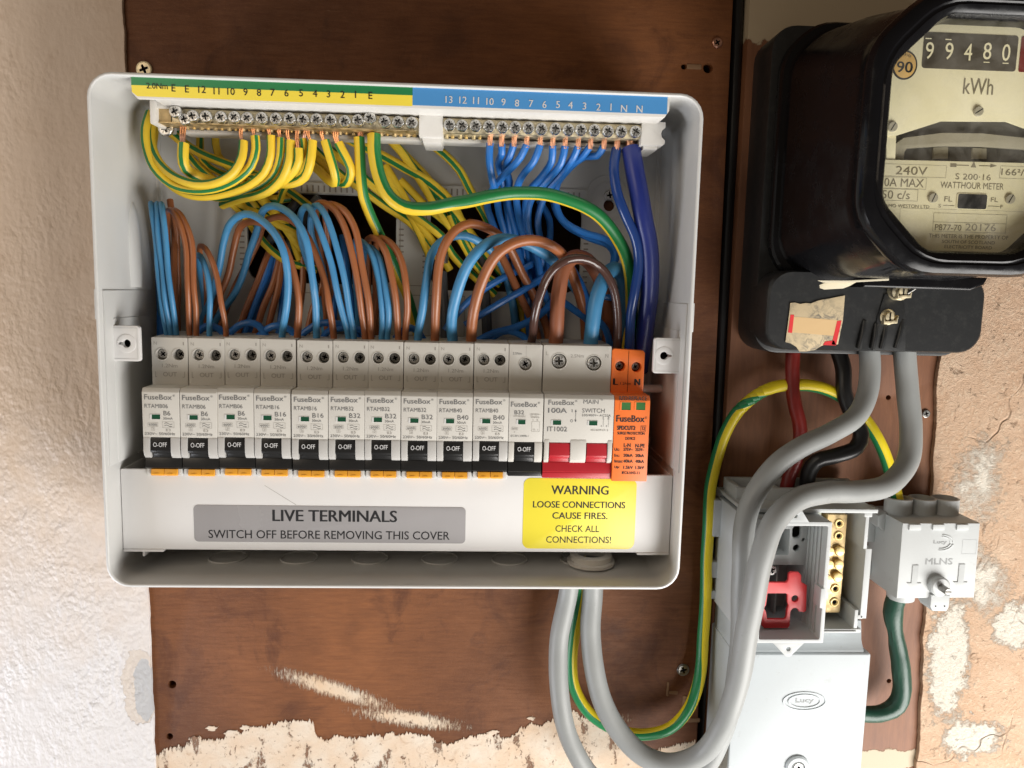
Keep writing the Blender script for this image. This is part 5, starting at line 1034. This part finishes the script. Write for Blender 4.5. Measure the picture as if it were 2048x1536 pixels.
outer = [(x, z) for x, z, _ in oct_(dl, dr, db, dt, 21, 8, 0)]
ax = [min(max(x, dl+.6), dr-.6) for x, z in arch]; arch = list(zip(ax, [z for x, z in arch]))
m.prism(outer, HD-1, HD, 'dial_cream', holes=[arch], c=.1)
b_ = up([(170, 165), (270, 165), (260, 405), (170, 405)], HD-.5); m.prism(b_, HD-3, HD-.6, 'dial_cream', c=.1)
band = up([(245, 405), (250, 250), (350, 180), (740, 130), (1150, 135), (1577, 180), (1850, 230), (1850, 330), (1577, 300), (1150, 270), (740, 265), (380, 290), (355, 330), (350, 405)], HD-3)
m.prism(band, HD-5, HD-3, 'dial_grey', c=.3)
m.prism(up([(650, 280), (800, 275), (800, 400), (650, 400)], HD-5), HD-6, HD-5, 'dial_grey', c=.1); m.prism(up([(1050, 285), (1195, 290), (1195, 400), (1050, 400)], HD-5), HD-6, HD-5, 'dial_grey', c=.1)
m.lathe((252, U(1940, 314, HD-8)[1], 60), [(33, 0), (33, .8)], 'steel', 'z', 48)
part(m, 'dial_plate', mt)
m = MB(); c0 = U(1846, 100, HD); c1 = U(2034, 104, HD); z0, z1 = U(1940, 140, HD)[1], U(1940, 68, HD)[1]
m.prism(rrect(c0[0], c1[0], z0, z1, 1.2, 4), HD, HD+.25, 'dial_brown', c=.08)
for s_, x, y in (('9', 1859.5, 101), ('9', 1898.6, 102), ('4', 1936.5, 104), ('8', 1975, 102), ('0', 2012.6, 105)): m.ptext(s_, x-8, y-17, x+8, y+17, HD+.4, 'dial_cream', bold=.03)
for x, y in ((1857, 77), (1897, 79), (1973, 124.5), (2011, 126.5)): m.ptext('-', x-6, y-1, x+6, y+1, HD+.4, 'dial_cream')
m.prism(rrect(U(2040, 105, HD)[0], U(2078, 105, HD)[0], z0, z1, .8, 3), HD, HD+.25, 'red_cable', c=.08)
part(m, 'register', mt)
m = MB(); h = HD+.12
def dp(s_, x0, y0, x1, y1, mtl='dial_print', bo=0.0): m.ptext(s_, x0, y0, x1, y1, h, mtl, bold=bo)
dp('kWh', 1927, 157, 1987, 189, bo=.02); dp('240V', 1792, 333, 1855, 350); dp('0A MAX', 1769, 357, 1848, 374); dp('50 c/s', 1764, 381, 1820, 398); dp('S 200·16', 1911, 348, 1982, 360)
dp('WATTHOUR METER', 1881, 365, 2008, 378); dp('166²/₃', 2003, 338, 2058, 354); dp('FL', 1889, 393, 1905, 403); dp('FL', 1982, 395, 1996, 404); dp('S', 1877, 408, 1882, 415); dp('F', 2001, 410, 2006, 417); dp('GAMO WESTON LTD', 1763, 409, 1859, 415.5)
dp('-', 1886, 410.6, 1909, 411.6); dp('-', 1976, 412, 1999, 413); dp('GOW', 1771, 434, 1790, 441); dp('ORT', 1778, 449, 1789, 455)
dp('P877-70', 1870, 449, 1923, 461); dp('20176', 1931, 448, 1992, 462, 'dial_grey'); dp('THIS METER IS THE PROPERTY OF', 1858, 469.5, 2017, 477); dp('SOUTH OF SCOTLAND', 1884, 481, 1990, 487.5); dp('ELECTRICITY BOARD', 1889, 491, 1984, 497.5)
dp('▲', 1942.5, 322, 1953, 335); dp('-', 1913, 330, 1938, 331.5); dp('-', 1958, 331, 1984, 332.5); dp('►', 1981, 327.5, 1994, 335.5); dp('■', 1901, 327, 1913, 334)
def bx(px0, py0, px1, py1, t=.14):
    a, c = U(px0, (py0+py1)/2, h), U(px1, (py0+py1)/2, h); m.frame(max(a[0], dl+.5), c[0], U((px0+px1)/2, py1, h)[1], U((px0+px1)/2, py0, h)[1], h, t, 'dial_grey')
bx(1755, 329, 1893, 354); bx(1755, 354.5, 1853, 377.7); bx(1755, 378, 1836, 401.6); bx(1866, 427.5, 2013, 464.6); bx(1866, 445.5, 2013, 446, .1); bx(2000, 333, 2075, 358); bx(1797, 420, 2078, 503, .1)
part(m, 'dial_print', mt)
m = MB(); c0, c1 = U(1914.8, 403, HD), U(1972.4, 403, HD); m.prism(rrect(c0[0]-.5, c1[0]+.5, U(1943, 419.5, HD)[1], U(1943, 387, HD)[1], 1.1, 4), HD, HD+.35, 'dial_cream', c=.1)
m.prism(rrect(c0[0], c1[0], U(1943, 418, HD)[1], U(1943, 388.5, HD)[1], .9, 4), HD+.3, HD+.5, 'black_cable', c=.05); part(m, 'small_window', mt)
m = MB(); c = U(1808.8, 130.5, HD); m.prism(circ(c[0], c[1], 5.6, 40, rz=6.1), HD, HD+.3, 'black_print', c=.08); m.prism(circ(c[0], c[1], 4.85, 40, rz=5.35), HD+.28, HD+.42, 'sticker_gold', c=.03)
m.text('90', c[0], c[1]-.9, HD+.5, 6.9, 4.5, 'black_print', bold=.12)
for k, ch in enumerate('CERTIFIED'):
    a = R(142-13.0*k*.8); m.text(ch, c[0]+4.0*math.cos(a), c[1]+4.2*math.sin(a), HD+.5, .55 if ch != 'I' else .12, .9, 'black_print', rot=a-math.pi/2)
part(m, 'round_badge', mt, label='round gold badge reading CERTIFIED 90')
for x, y in ((1819, 60), (1955.6, 223), (1784, 254), (1865, 396), (2019, 398)):
    b = MB(); b.lathe((0, 0, 0), [(2.2, 0), (2.2, .7), (1.9, 1.0)], 'dial_grey' if y > 60 else 'brass', n=18); a = random.uniform(.4, 1.2); b.poly([(math.cos(a)*2*p+math.sin(a)*.22*q, math.sin(a)*2*p-math.cos(a)*.22*q) for p, q in ((-1, -1), (1, -1), (1, 1), (-1, 1))], 1.03, 'deep_black')
    c = U(x, y, HD); inst(b.mesh('dial_screw', (0, 0, 0)), 'dial_screw', mt, (c[0], c[1], HD))
m = MB(); m.side([(22, 121.6), (42.5, 121.6), (44, 123), (46, 150), (44, 166), (22, 166)], 0, 1, 'bakelite_dull') if False else None
prof = rrect(188.8, 307.4, 121.2, 163, 12, 8)
m.loft([[(x, z, 20) for x, z in prof], [(x, z, 41) for x, z in prof], [((x-248)*.992+248, (z-142)*.985+142, 43.2) for x, z in prof], [((x-248)*.975+248, (z-142)*.96+142, 44.2) for x, z in prof]], 'bakelite_dull', False, True)
for (xa, ya), (xb, yb) in (((1729, 642), (1716, 697)), ((1752, 648), (1743, 697)), ((1771, 650), (1760, 697)), ((1805, 640), (1789, 696))):
    p, q = U(xa, ya, 44), U(xb, yb, 44); m.tube([(p[0], p[1], 44.0), ((p[0]+q[0])/2, (p[1]+q[1])/2, 45.3), (q[0], q[1], 45.0)], 1.3, 'bakelite_dull', n=14)
m.prism([(232, 155), (288, 154.5), (295, 157.5), (297, 161.5), (232, 161.5)], 30, 60, 'bakelite', c=1.8, seg=4)
m.prism([(c_ + U(1785, 600, 44)[0], z_) for c_, z_ in ((-9, 121.9), (9, 121.9), (8, 139), (5, 152), (-5, 152), (-8, 139))], 40, 44.9, 'bakelite_dull', c=.5)
part(m, 'terminal_shield', mt)
for x, y, hh, what in ((1803, 583, 50, 'upper brass sealing screw with a wire eye'), (1776, 634, 45, 'lower brass sealing screw with a wire eye')):
    c = U(x, y, hh); b = MB(); b.lathe((c[0], c[1], hh-6), [(4.6, 0), (4.6, 5.5), (3.6, 6.6)], 'nickel_brass', n=24)
    b.prism([(c[0]-3.4, c[1]-3.8), (c[0]+3.8, c[1]-3.2), (c[0]+4.2, c[1]+1), (c[0]+2.9, c[1]-1.6), (c[0]-2.9, c[1]-2.2), (c[0]-3.4, c[1]+1)], hh-1, hh+3.0, 'nickel_brass', c=.3)
    b.prism(circ(c[0], c[1], 2.5, 16), hh, hh+2.2, 'nickel_brass', c=.4); b.box(c[0]-.35, c[0]+.35, c[1]-2.3, c[1]+2.3, hh+2.2, hh+2.35, 'deep_black')
    if y < 600: b.tube([(c[0]+2, c[1]-1, hh+2), (c[0]+6, c[1]+2, hh+2.4), (c[0]+8.5, c[1]+4.5, hh+2.4), (c[0]+7, c[1]+5.8, hh+2.2), (c[0]+2, c[1]+3, hh+2)], .8, 'dull_steel', n=8)
    part(b, 'sealing_screw', mt, label=what)
HP = 44.9
def pq(pts): return [U(x, y, HP)[:2] for x, y in pts]
m = MB(); jag = [(1581, 606), (1590, 605), (1600, 608), (1612, 606), (1622, 607), (1634, 602), (1646, 599), (1660, 597), (1674, 594), (1690, 591)]
m.prism(pq(jag+[(1686, 640), (1676, 689), (1652, 688), (1641, 693), (1630, 700), (1612, 703), (1599, 703), (1593, 694), (1582, 687), (1571, 684), (1577, 640)][::1])[::-1], HP-.3, HP, 'torn_paper', c=.05)
m.prism(pq([(1583, 633), (1682, 641), (1671, 672), (1578, 664)])[::-1], HP, HP+.08, 'clean_paper')
for q in ([(1581, 629), (1588, 630), (1584, 666), (1576, 665)], [(1674, 642), (1683, 641), (1672, 690), (1663, 689)], [(1650, 683), (1668, 681), (1672, 691), (1646, 690)]): m.prism(pq(q)[::-1], HP+.08, HP+.16, 'red_insert_plastic')
part(m, 'torn_label', mt, label='torn paper label with red corner marks')
m = MB(); q = [U(x, y, 60)[:2] for x, y in [(1640, 570), (1664, 560), (1718, 562), (1700, 572), (1687, 577), (1650, 579), (1641, 576)]]; m.prism(q[::-1], 59, 59.6, 'pale_paper', c=.1)
q = [U(x, y, 62)[:2] for x, y in [(1638, 561), (1700, 561), (1778, 557), (1778, 561), (1700, 565), (1650, 565)]]; m.prism(q[::-1], 60, 62, 'pale_paper', c=.1)
part(m, 'paper_scrap', mt)

# ================================================================== grey service equipment
sc = thing('service_cutout', 'grey service fuse unit with a closed lid, lower right, beneath the open connector', 'service fuse', (225, -50, 0))
m = MB(); m.box(184, 262.5, -172, -49.4, .3, 42, 'lid_grey', 1.6, 3)
m.side([(3, -53), (41.2, -53), (40.6, -48.6), (37, -44), (35, -33), (3, -33)], 184.6, 259, 'lid_grey', .8)
part(m, 'lid', sc)
m = MB(); c = U(1608, 1402, 42); 
for rx, rz, w_ in ((12.5, 5.6, .5), (9.4, 4.2, .6)):
    o_ = circ(c[0], c[1], rx, 40, rz=rz); i_ = circ(c[0]+.4, c[1], rx-w_*1.5, 40, rz=rz-w_); m.prism(o_, 41.9, 42.45, 'lid_grey', holes=[i_], c=.12)
etext(m, 'Lucy', c[0]+.3, c[1], 42, 10.5, 3.6, 'lid_grey', .12); part(m, 'raised_logo', sc)
m = MB(); c = U(1594, 1533, 42); m.lathe((c[0], c[1], 41.5), [(7, 0), (7, 1.5), (6, 2.2), (4, 2.2), (3.6, .2)], 'lid_grey', n=24, cap=False); part(m, 'screw_boss', sc)
c = U(1596, 1534, 43); inst(screw_mesh(3.2, 1.6, 'steel', 'deep_black', .4), 'lid_screw', sc, (c[0], c[1], 42.2))

oc = thing('connector_block', 'open grey connector housing with a red insert and a brass bar, behind the grey tails', 'connector', (220, 0, 0))
m = MB(); G = 'service_grey'; OV = 'service_olive'
m.box(182, 256, -33, 34, .3, 5, G, .5); m.box(182, 186, -33, 31, .4, 41, G, .6); m.box(177.5, 183, 8, 30, 2, 12, G, .6); m.box(178, 183, -18, -8, 2, 10, G, .6); m.box(178, 183, -31, -26, 2, 10, G, .6)
m.prism([(252.3, -33), (254.2, -33), (254.2, 34), (252.3, 34)], 4, 30, G, c=.4)
m.prism([(252, -27), (255.6, -27), (255.6, 13), (252, 13)], 26, 46, G, c=.5); m.prism([(250.6, 13), (252.6, 13), (252.6, 34), (250.6, 34)], 5, 46, G, c=.4); m.prism([(248.8, -33), (250.8, -33), (250.8, -22), (248.8, -22)], 5, 46, G, c=.4); m.prism([(250, -27.2), (253.5, -27.2), (253.5, -25), (250, -25)], 25, 46, G, c=.3)
m.box(182, 257, 33.2, 35.4, 1, 46.5, G, .5); m.box(249.5, 254, 31, 33.4, 30, 46.4, G, .4); m.box(226, 253, -35, -32.8, 1, 46.5, G, .5); m.box(230, 250, -34.8, -33.8, 40, 47.2, G, .3)
m.box(184, 259, 35.2, 43, 6, 9, G, .6); m.box(184, 259, 35.2, 42, 26, 29, G, .6); m.box(184, 187, 35.2, 42.6, 8, 27, G, .5); m.box(256, 259, 35.2, 42.6, 8, 27, G, .5); m.box(208, 211, 35.2, 41, 8, 27, G, .4)
m.box(228, 252, -33, 33, 5, 6.2, OV, .2); m.box(226.5, 228.5, -33, 33, 5, 40, OV, .3)
part(m, 'housing', oc)
def c3(pts, h): return [U(1480+x/6.68, 1100+y/6.68, h)[:2] for x, y in pts]
m = MB(); fx0, fx1, fz0, fz1 = 188.0, 225.3, -34.6, 32.2
m.prism(rrect(fx0, fx1, fz0, fz1, .6, 3), 33, 60, G, holes=[rrect(fx0+2, fx1-2.2, fz0+2, fz1-2.2, .8, 3)], c=.35)
ap1 = [U(x, y, 37)[:2] for x, y in ((1534, 1110), (1577, 1110), (1577, 1058), (1534, 1058))]
ap2 = [U(x, y, 37)[:2] for x, y in ((1524, 1250), (1600, 1250), (1600, 1130), (1524, 1130))]
ap3 = [(p[0], p[1]) for p in rrect(U(1585, 1060, 37)[0], U(1603, 1060, 37)[0], U(1594, 1077, 37)[1], U(1594, 1052, 37)[1], 2, 4)]; 
h1_ = circ(*U(1593, 1096, 37)[:2], 2.0, 14); h2_ = circ(*U(1607, 1080, 37)[:2], 1.0, 10)
ap1 = rrect(ap1[0][0], ap1[1][0], ap1[0][1], ap1[2][1], .6, 2); ap2 = rrect(ap2[0][0], ap2[1][0], ap2[0][1], ap2[2][1], .6, 2)
m.prism(rrect(fx0+1.5, fx1-1.8, fz0+1.5, fz1-1.6, .8, 3), 34.5, 37, G, holes=[ap1, ap2, ap3, h1_, h2_], c=.2)
for k in range(4): m.box(fx1-2.9-.0*k, fx1-2.0, fz0+3, fz1-3, 38.5+k*4.4, 40.6+k*4.4, G, .25)
for a_ in (ap1, ap2):
    x_0, x_1 = min(p[0] for p in a_), max(p[0] for p in a_); z_0, z_1 = min(p[1] for p in a_), max(p[1] for p in a_)
    m.prism(rrect(x_0-1, x_1+1, z_0-1, z_1+1, .4, 2), 14, 34.4, G, holes=[rrect(x_0, x_1, z_0, z_1, .3, 2)]); m.box(x_0-1, x_1+1, z_0-1, z_1+1, 12.8, 14, G); m.box((x_0+x_1)/2-.4, (x_0+x_1)/2+.6, z_0, z_1, 14, 27, G, .2)
cT, cB = U(1588, 1033, 60), U(1577, 1298, 60)
m.prism([(cT[0]-9, fz1-.3), (cT[0]+8.5, fz1-.3), (cT[0]+4.5, fz1+5.6), (cT[0]+2.6, fz1+7), (cT[0]-.6, fz1+7), (cT[0]-2.4, fz1+5.8)], 58, 60, G, holes=[circ(cT[0]+.8, fz1+3.2, 1.1, 12)], c=.3)
m.prism([(cB[0]-9, fz0+.3), (cB[0]-3.2, fz0-5.6), (cB[0]-1.2, fz0-7.6), (cB[0]+1.2, fz0-7.6), (cB[0]+3.2, fz0-5.6), (cB[0]+8.6, fz0+.3)], 58, 60, G, holes=[circ(cB[0], fz0-3.4, 1.2, 12)], c=.3)
m.box(fx1-3.6, fx1-1.6, -15, -4, 52, 60.4, G, .4)
part(m, 'carrier_frame', oc)
m = MB(); out = c3([(262, 330), (290, 308), (350, 312), (382, 340), (385, 435), (620, 435), (645, 410), (655, 320), (690, 295), (790, 300), (820, 340), (820, 430), (895, 475), (885, 815), (855, 835), (785, 820), (775, 790), (740, 775), (700, 785), (672, 830), (665, 1010), (640, 1045), (325, 1045), (292, 1010), (290, 800), (255, 750)], 48)
hl = c3([(370, 580), (615, 580), (635, 600), (632, 700), (650, 740), (632, 790), (620, 900), (600, 925), (365, 925), (350, 830), (325, 780), (350, 730)], 48); cc = c3([(735, 650)], 48)[0]
m.prism(out[::-1], 46.2, 48, 'red_insert_plastic', holes=[hl[::-1], circ(cc[0], cc[1], 1.9, 16)], c=.25); part(m, 'red_insert', oc)
c = U(1541, 1138, 30); inst(screw_mesh(3.4, 2, 'steel', 'deep_black', .3), 'terminal_screw', oc, (c[0], c[1], 30))
m = MB(); m.prism([(234.2, -28), (245.4, -28), (245.4, 29.2), (234.2, 29.2)], 12, 36, 'brass', c=.5)
m2 = MB()
part(m, 'brass_bar', oc)
for x, y in ((1678, 1047), (1677, 1071.5), (1670, 1177), (1668.5, 1204)):
    b = MB(); b.lathe((0, 0, 0), [(2.7, 0), (2.7, .5), (2.3, .9), (1.8, .9), (1.35, .3), (1.2, .15)], 'gold_brass', n=20, cap=False); b.prism(circ(0, 0, 1.25, 12), -.1, .15, 'deep_black'); c = U(x, y, 36); inst(b.mesh('socket_screw', (0, 0, 0)), 'socket_screw', oc, (c[0], c[1], 36))
for x, y in ((1681, 1103), (1679, 1130), (1677, 1155), (1660, 1104), (1659, 1130), (1655, 1159)):
    b = MB(); b.lathe((0, 0, 0), [(2.0, 0), (2.0, 1.4), (2.8, 1.6), (2.9, 2.6), (2.5, 3.4), (1.6, 3.7)], 'gold_brass', n=20); b.box(-2.2, 2.2, -.25, .25, 3.3, 3.78, 'brass', .1); c = U(x, y, 39); inst(b.mesh('brass_screw', (0, 0, 0)), 'brass_screw', oc, (c[0], c[1], 35.5))

eb2 = thing('connector_block', 'small closed grey connector embossed MLNS, at the edge of the bare plaster', 'connector', (299, 0, 0))
m = MB(); m.prism([(276.6, -18.6), (321.8, -18), (321, 25.6), (276.3, 25.2)], 3.2, 38, G, c=.7)
for x, y in ((1829, 1054), (1876, 1054), (1924, 1054)): c = U(x, y, 38); m.box(c[0]-3.4, c[0]+3.4, c[1]-1.6, c[1]+1.6, 34, 39.0, G, .2)
for px in (1796, 1843, 1889):
    c = U(px, 1012, 17); m.lathe((c[0], 24.8, 17), [(7.6, 0), (7.6, 9.6), (6.7, 9.9), (6.5, 9.4), (6.3, 2)], G, 'z', 32, cap=False); m.prism(circ(c[0], 24.9, 6.4, 20, rz=.01), 16, 16.1, 'deep_black') if False else m.loft([[(c[0]+6.4*math.cos(2*math.pi*i/24), 26.4, 17+6.4*math.sin(2*math.pi*i/24)) for i in range(24)]]*1+[[(c[0]+.1*math.cos(2*math.pi*i/24), 26.4, 17+.1*math.sin(2*math.pi*i/24)) for i in range(24)]], OV)
c = U(1800, 1200, 17); m.lathe((c[0], -27.5, 17), [(6.4, 0), (7.6, .6), (8.2, 10)], G, 'z', 32)
m.box(270.5, 277, 24.5, 26, 2.5, 8, G, .3); m.box(271, 277.5, 5, 18, 2.5, 10, G, .5); m.box(270.8, 277.5, -16, -8, 2.5, 9, G, .5); m.prism([(272, 18), (277, 14), (277, 26), (272, 24)], 4, 20, G, c=.4)
part(m, 'housing', eb2)
m = MB(); c = U(1878, 1123, 38); etext(m, 'MLNS', c[0], c[1], 38, 16, 3.8, G, .12)
c = U(1882, 1085, 38); etext(m, 'Lucy', c[0]-.6, c[1], 38, 7.6, 2.7, G, .12)
for rx in (7.6, 6.0): m.prism(circ(c[0], c[1], rx, 30, rz=rx*.62)[0:8]+circ(c[0]-.3, c[1], rx-.5, 30, rz=rx*.62-.3)[0:8][::-1], 37.9, 38.4, G, c=.08); m.prism(circ(c[0]-.3, c[1], rx-.5, 30, rz=rx*.62-.3)[22:30]+circ(c[0], c[1], rx, 30, rz=rx*.62)[22:30][::-1], 37.9, 38.4, G, c=.08)
for px, y0, y1 in ((1831, 1130, 1180), (1924, 1128, 1178)):
    c = U(px, y0, 38); d_ = U(px-1, y1, 38); m.prism([(c[0]-1.7, c[1]), (c[0]-1.7, d_[1]+4.2), (c[0]-4.2, d_[1]+4.2), (c[0], d_[1]), (c[0]+4.2, d_[1]+4.2), (c[0]+1.7, d_[1]+4.2), (c[0]+1.7, c[1])], 37.9, 38.45, G, c=.15)
c = U(1938, 1095, 38); m.frame(c[0]-4, c[0]+4.5, c[1]-4, c[1]+4.5, 38.1, .3, G); part(m, 'embossed_marks', eb2)
m = MB(); c = U(1877, 1198, 38); m.prism([(c[0]-5.6, c[1]-4), (c[0]-4, c[1]-6.4), (c[0]+4.2, c[1]-6.4), (c[0]+5.4, c[1]-4), (c[0]+5.4, c[1]+3), (c[0]-5.6, c[1]+3)], 28, 40, G, c=.8)
d_ = U(1876, 1172, 40); m.lathe((d_[0]+.6, d_[1], 36), [(5.6, 0), (5.6, 5.4), (4.8, 6.2)], G, n=28)
for q in (-2.6, 2.6): m.prism(circ(c[0]+q, c[1]-3.4, .45, 10), 40, 40.1, 'deep_black')
part(m, 'screw_lug', eb2)
m = MB(); m.lathe((d_[0]+.6, d_[1], 40), [(2.0, 0), (2.0, 8), (1.7, 8.6)], 'dull_steel', n=18); m.box(d_[0]-1.2, d_[0]+2.4, d_[1]-.25, d_[1]+.25, 8.4+40, 8.75+40, 'deep_black'); part(m, 'cover_screw', eb2)

# ================================================================== the heavy cables outside the box
def cable(name, pts, r, mt_, label, group=None, **k):
    return wire(name, pts, r, mt_, label, group, n=k.pop('n', 22), cat='cable', **k)
G5 = 'grey meter tails'
cable('grey_cable', [(1737, 690, 28), (1740, 735, 30), (1735, 785, 34), (1712, 832, 40), (1662, 866, 46), (1604, 893, 52), (1548, 934, 56), (1508, 990, 58), (1488, 1060, 58), (1484, 1150, 58), (1482, 1250, 56), (1476, 1330, 54), (1466, 1400, 52), (1444, 1470, 48), (1400, 1545, 42), (1330, 1590, 36), (1250, 1590, 32), (1190, 1560, 30), (1148, 1500, 29), (1126, 1430, 27), (1117, 1350, 24), (1120, 1270, 21), (1136, 1190, 20), (1142, 1140, 24), (1144, 1100, 30)], 5.5, 'grey_cable', 'grey tail leaving the meter left of its twin, lying behind it and looping lowest', G5)
cable('grey_cable', [(1808, 690, 28), (1814, 770, 29), (1822, 850, 32), (1815, 922, 38), (1778, 968, 46), (1715, 984, 54), (1650, 984, 62), (1594, 1000, 68), (1550, 1042, 72), (1524, 1110, 74), (1508, 1190, 73), (1490, 1290, 70), (1473, 1375, 64), (1446, 1450, 56), (1405, 1506, 48), (1345, 1528, 42), (1285, 1510, 36), (1237, 1462, 31), (1204, 1400, 27), (1187, 1330, 24), (1181, 1260, 21), (1185, 1190, 20), (1188, 1140, 24), (1190, 1100, 30)], 5.9, 'grey_cable', 'grey tail leaving the meter on the right and crossing in front of the open connector', G5)
cable('earth_cable', [(1163, 1100, 30), (1160, 1190, 14), (1150, 1260, 10), (1143, 1320, 9), (1150, 1380, 9), (1178, 1425, 10), (1225, 1456, 12), (1285, 1470, 13), (1340, 1456, 13), (1380, 1412, 12), (1400, 1345, 10), (1408, 1250, 8), (1413, 1150, 8), (1416, 1050, 8), (1424, 960, 8), (1444, 880, 9), (1484, 815, 11), (1535, 778, 13), (1590, 770, 14), (1650, 778, 14), (1702, 808, 14), (1745, 860, 14), (1772, 915, 15), (1785, 960, 16), (1797, 1015, 17), (1800, 1040, 17)], 3.5, 'cable_yellow', 'thick green and yellow cable looping up beside the meter and down to the MLNS connector', stripe=('cable_green', .27, [(0, .5), (.12, 1.1), (.25, .5), (.33, .1), (.42, -1.2), (.5, -1.5), (.66, -1.5), (.72, -1.6), (.76, 2.2), (.8, 1.5), (1, 1.2)], 0))
cable('red_cable', [(1588, 690, 14), (1584, 740, 15), (1588, 800, 16), (1600, 855, 17), (1596, 910, 17), (1578, 955, 17), (1572, 985, 17)], 3.9, 'red_cable', 'dark red cable from the meter down into the open connector', wob=.10)
cable('black_cable', [(1672, 690, 14), (1686, 735, 16), (1688, 785, 18), (1705, 835, 20), (1722, 868, 22), (1712, 896, 24), (1670, 912, 24), (1634, 922, 22), (1618, 945, 19), (1613, 985, 17)], 4.4, 'black_cable', 'bent black cable from the meter down into the open connector')
pp = [(1794, 1188, 17), (1786, 1225, 17), (1790, 1262, 17), (1797, 1300, 16), (1803, 1345, 16), (1803, 1385, 15), (1793, 1410, 14), (1768, 1425, 13), (1735, 1428, 12), (1700, 1425, 12)]
cable('taped_cable', pp, 5, 'green_tape', 'cable wrapped in dark green tape from the MLNS connector to the lid', wob=.09, rr=[5.2, 5.6, 4.3, 5.0, 5.3, 5.4, 5.6, 5.0, 4.8, 4.6])
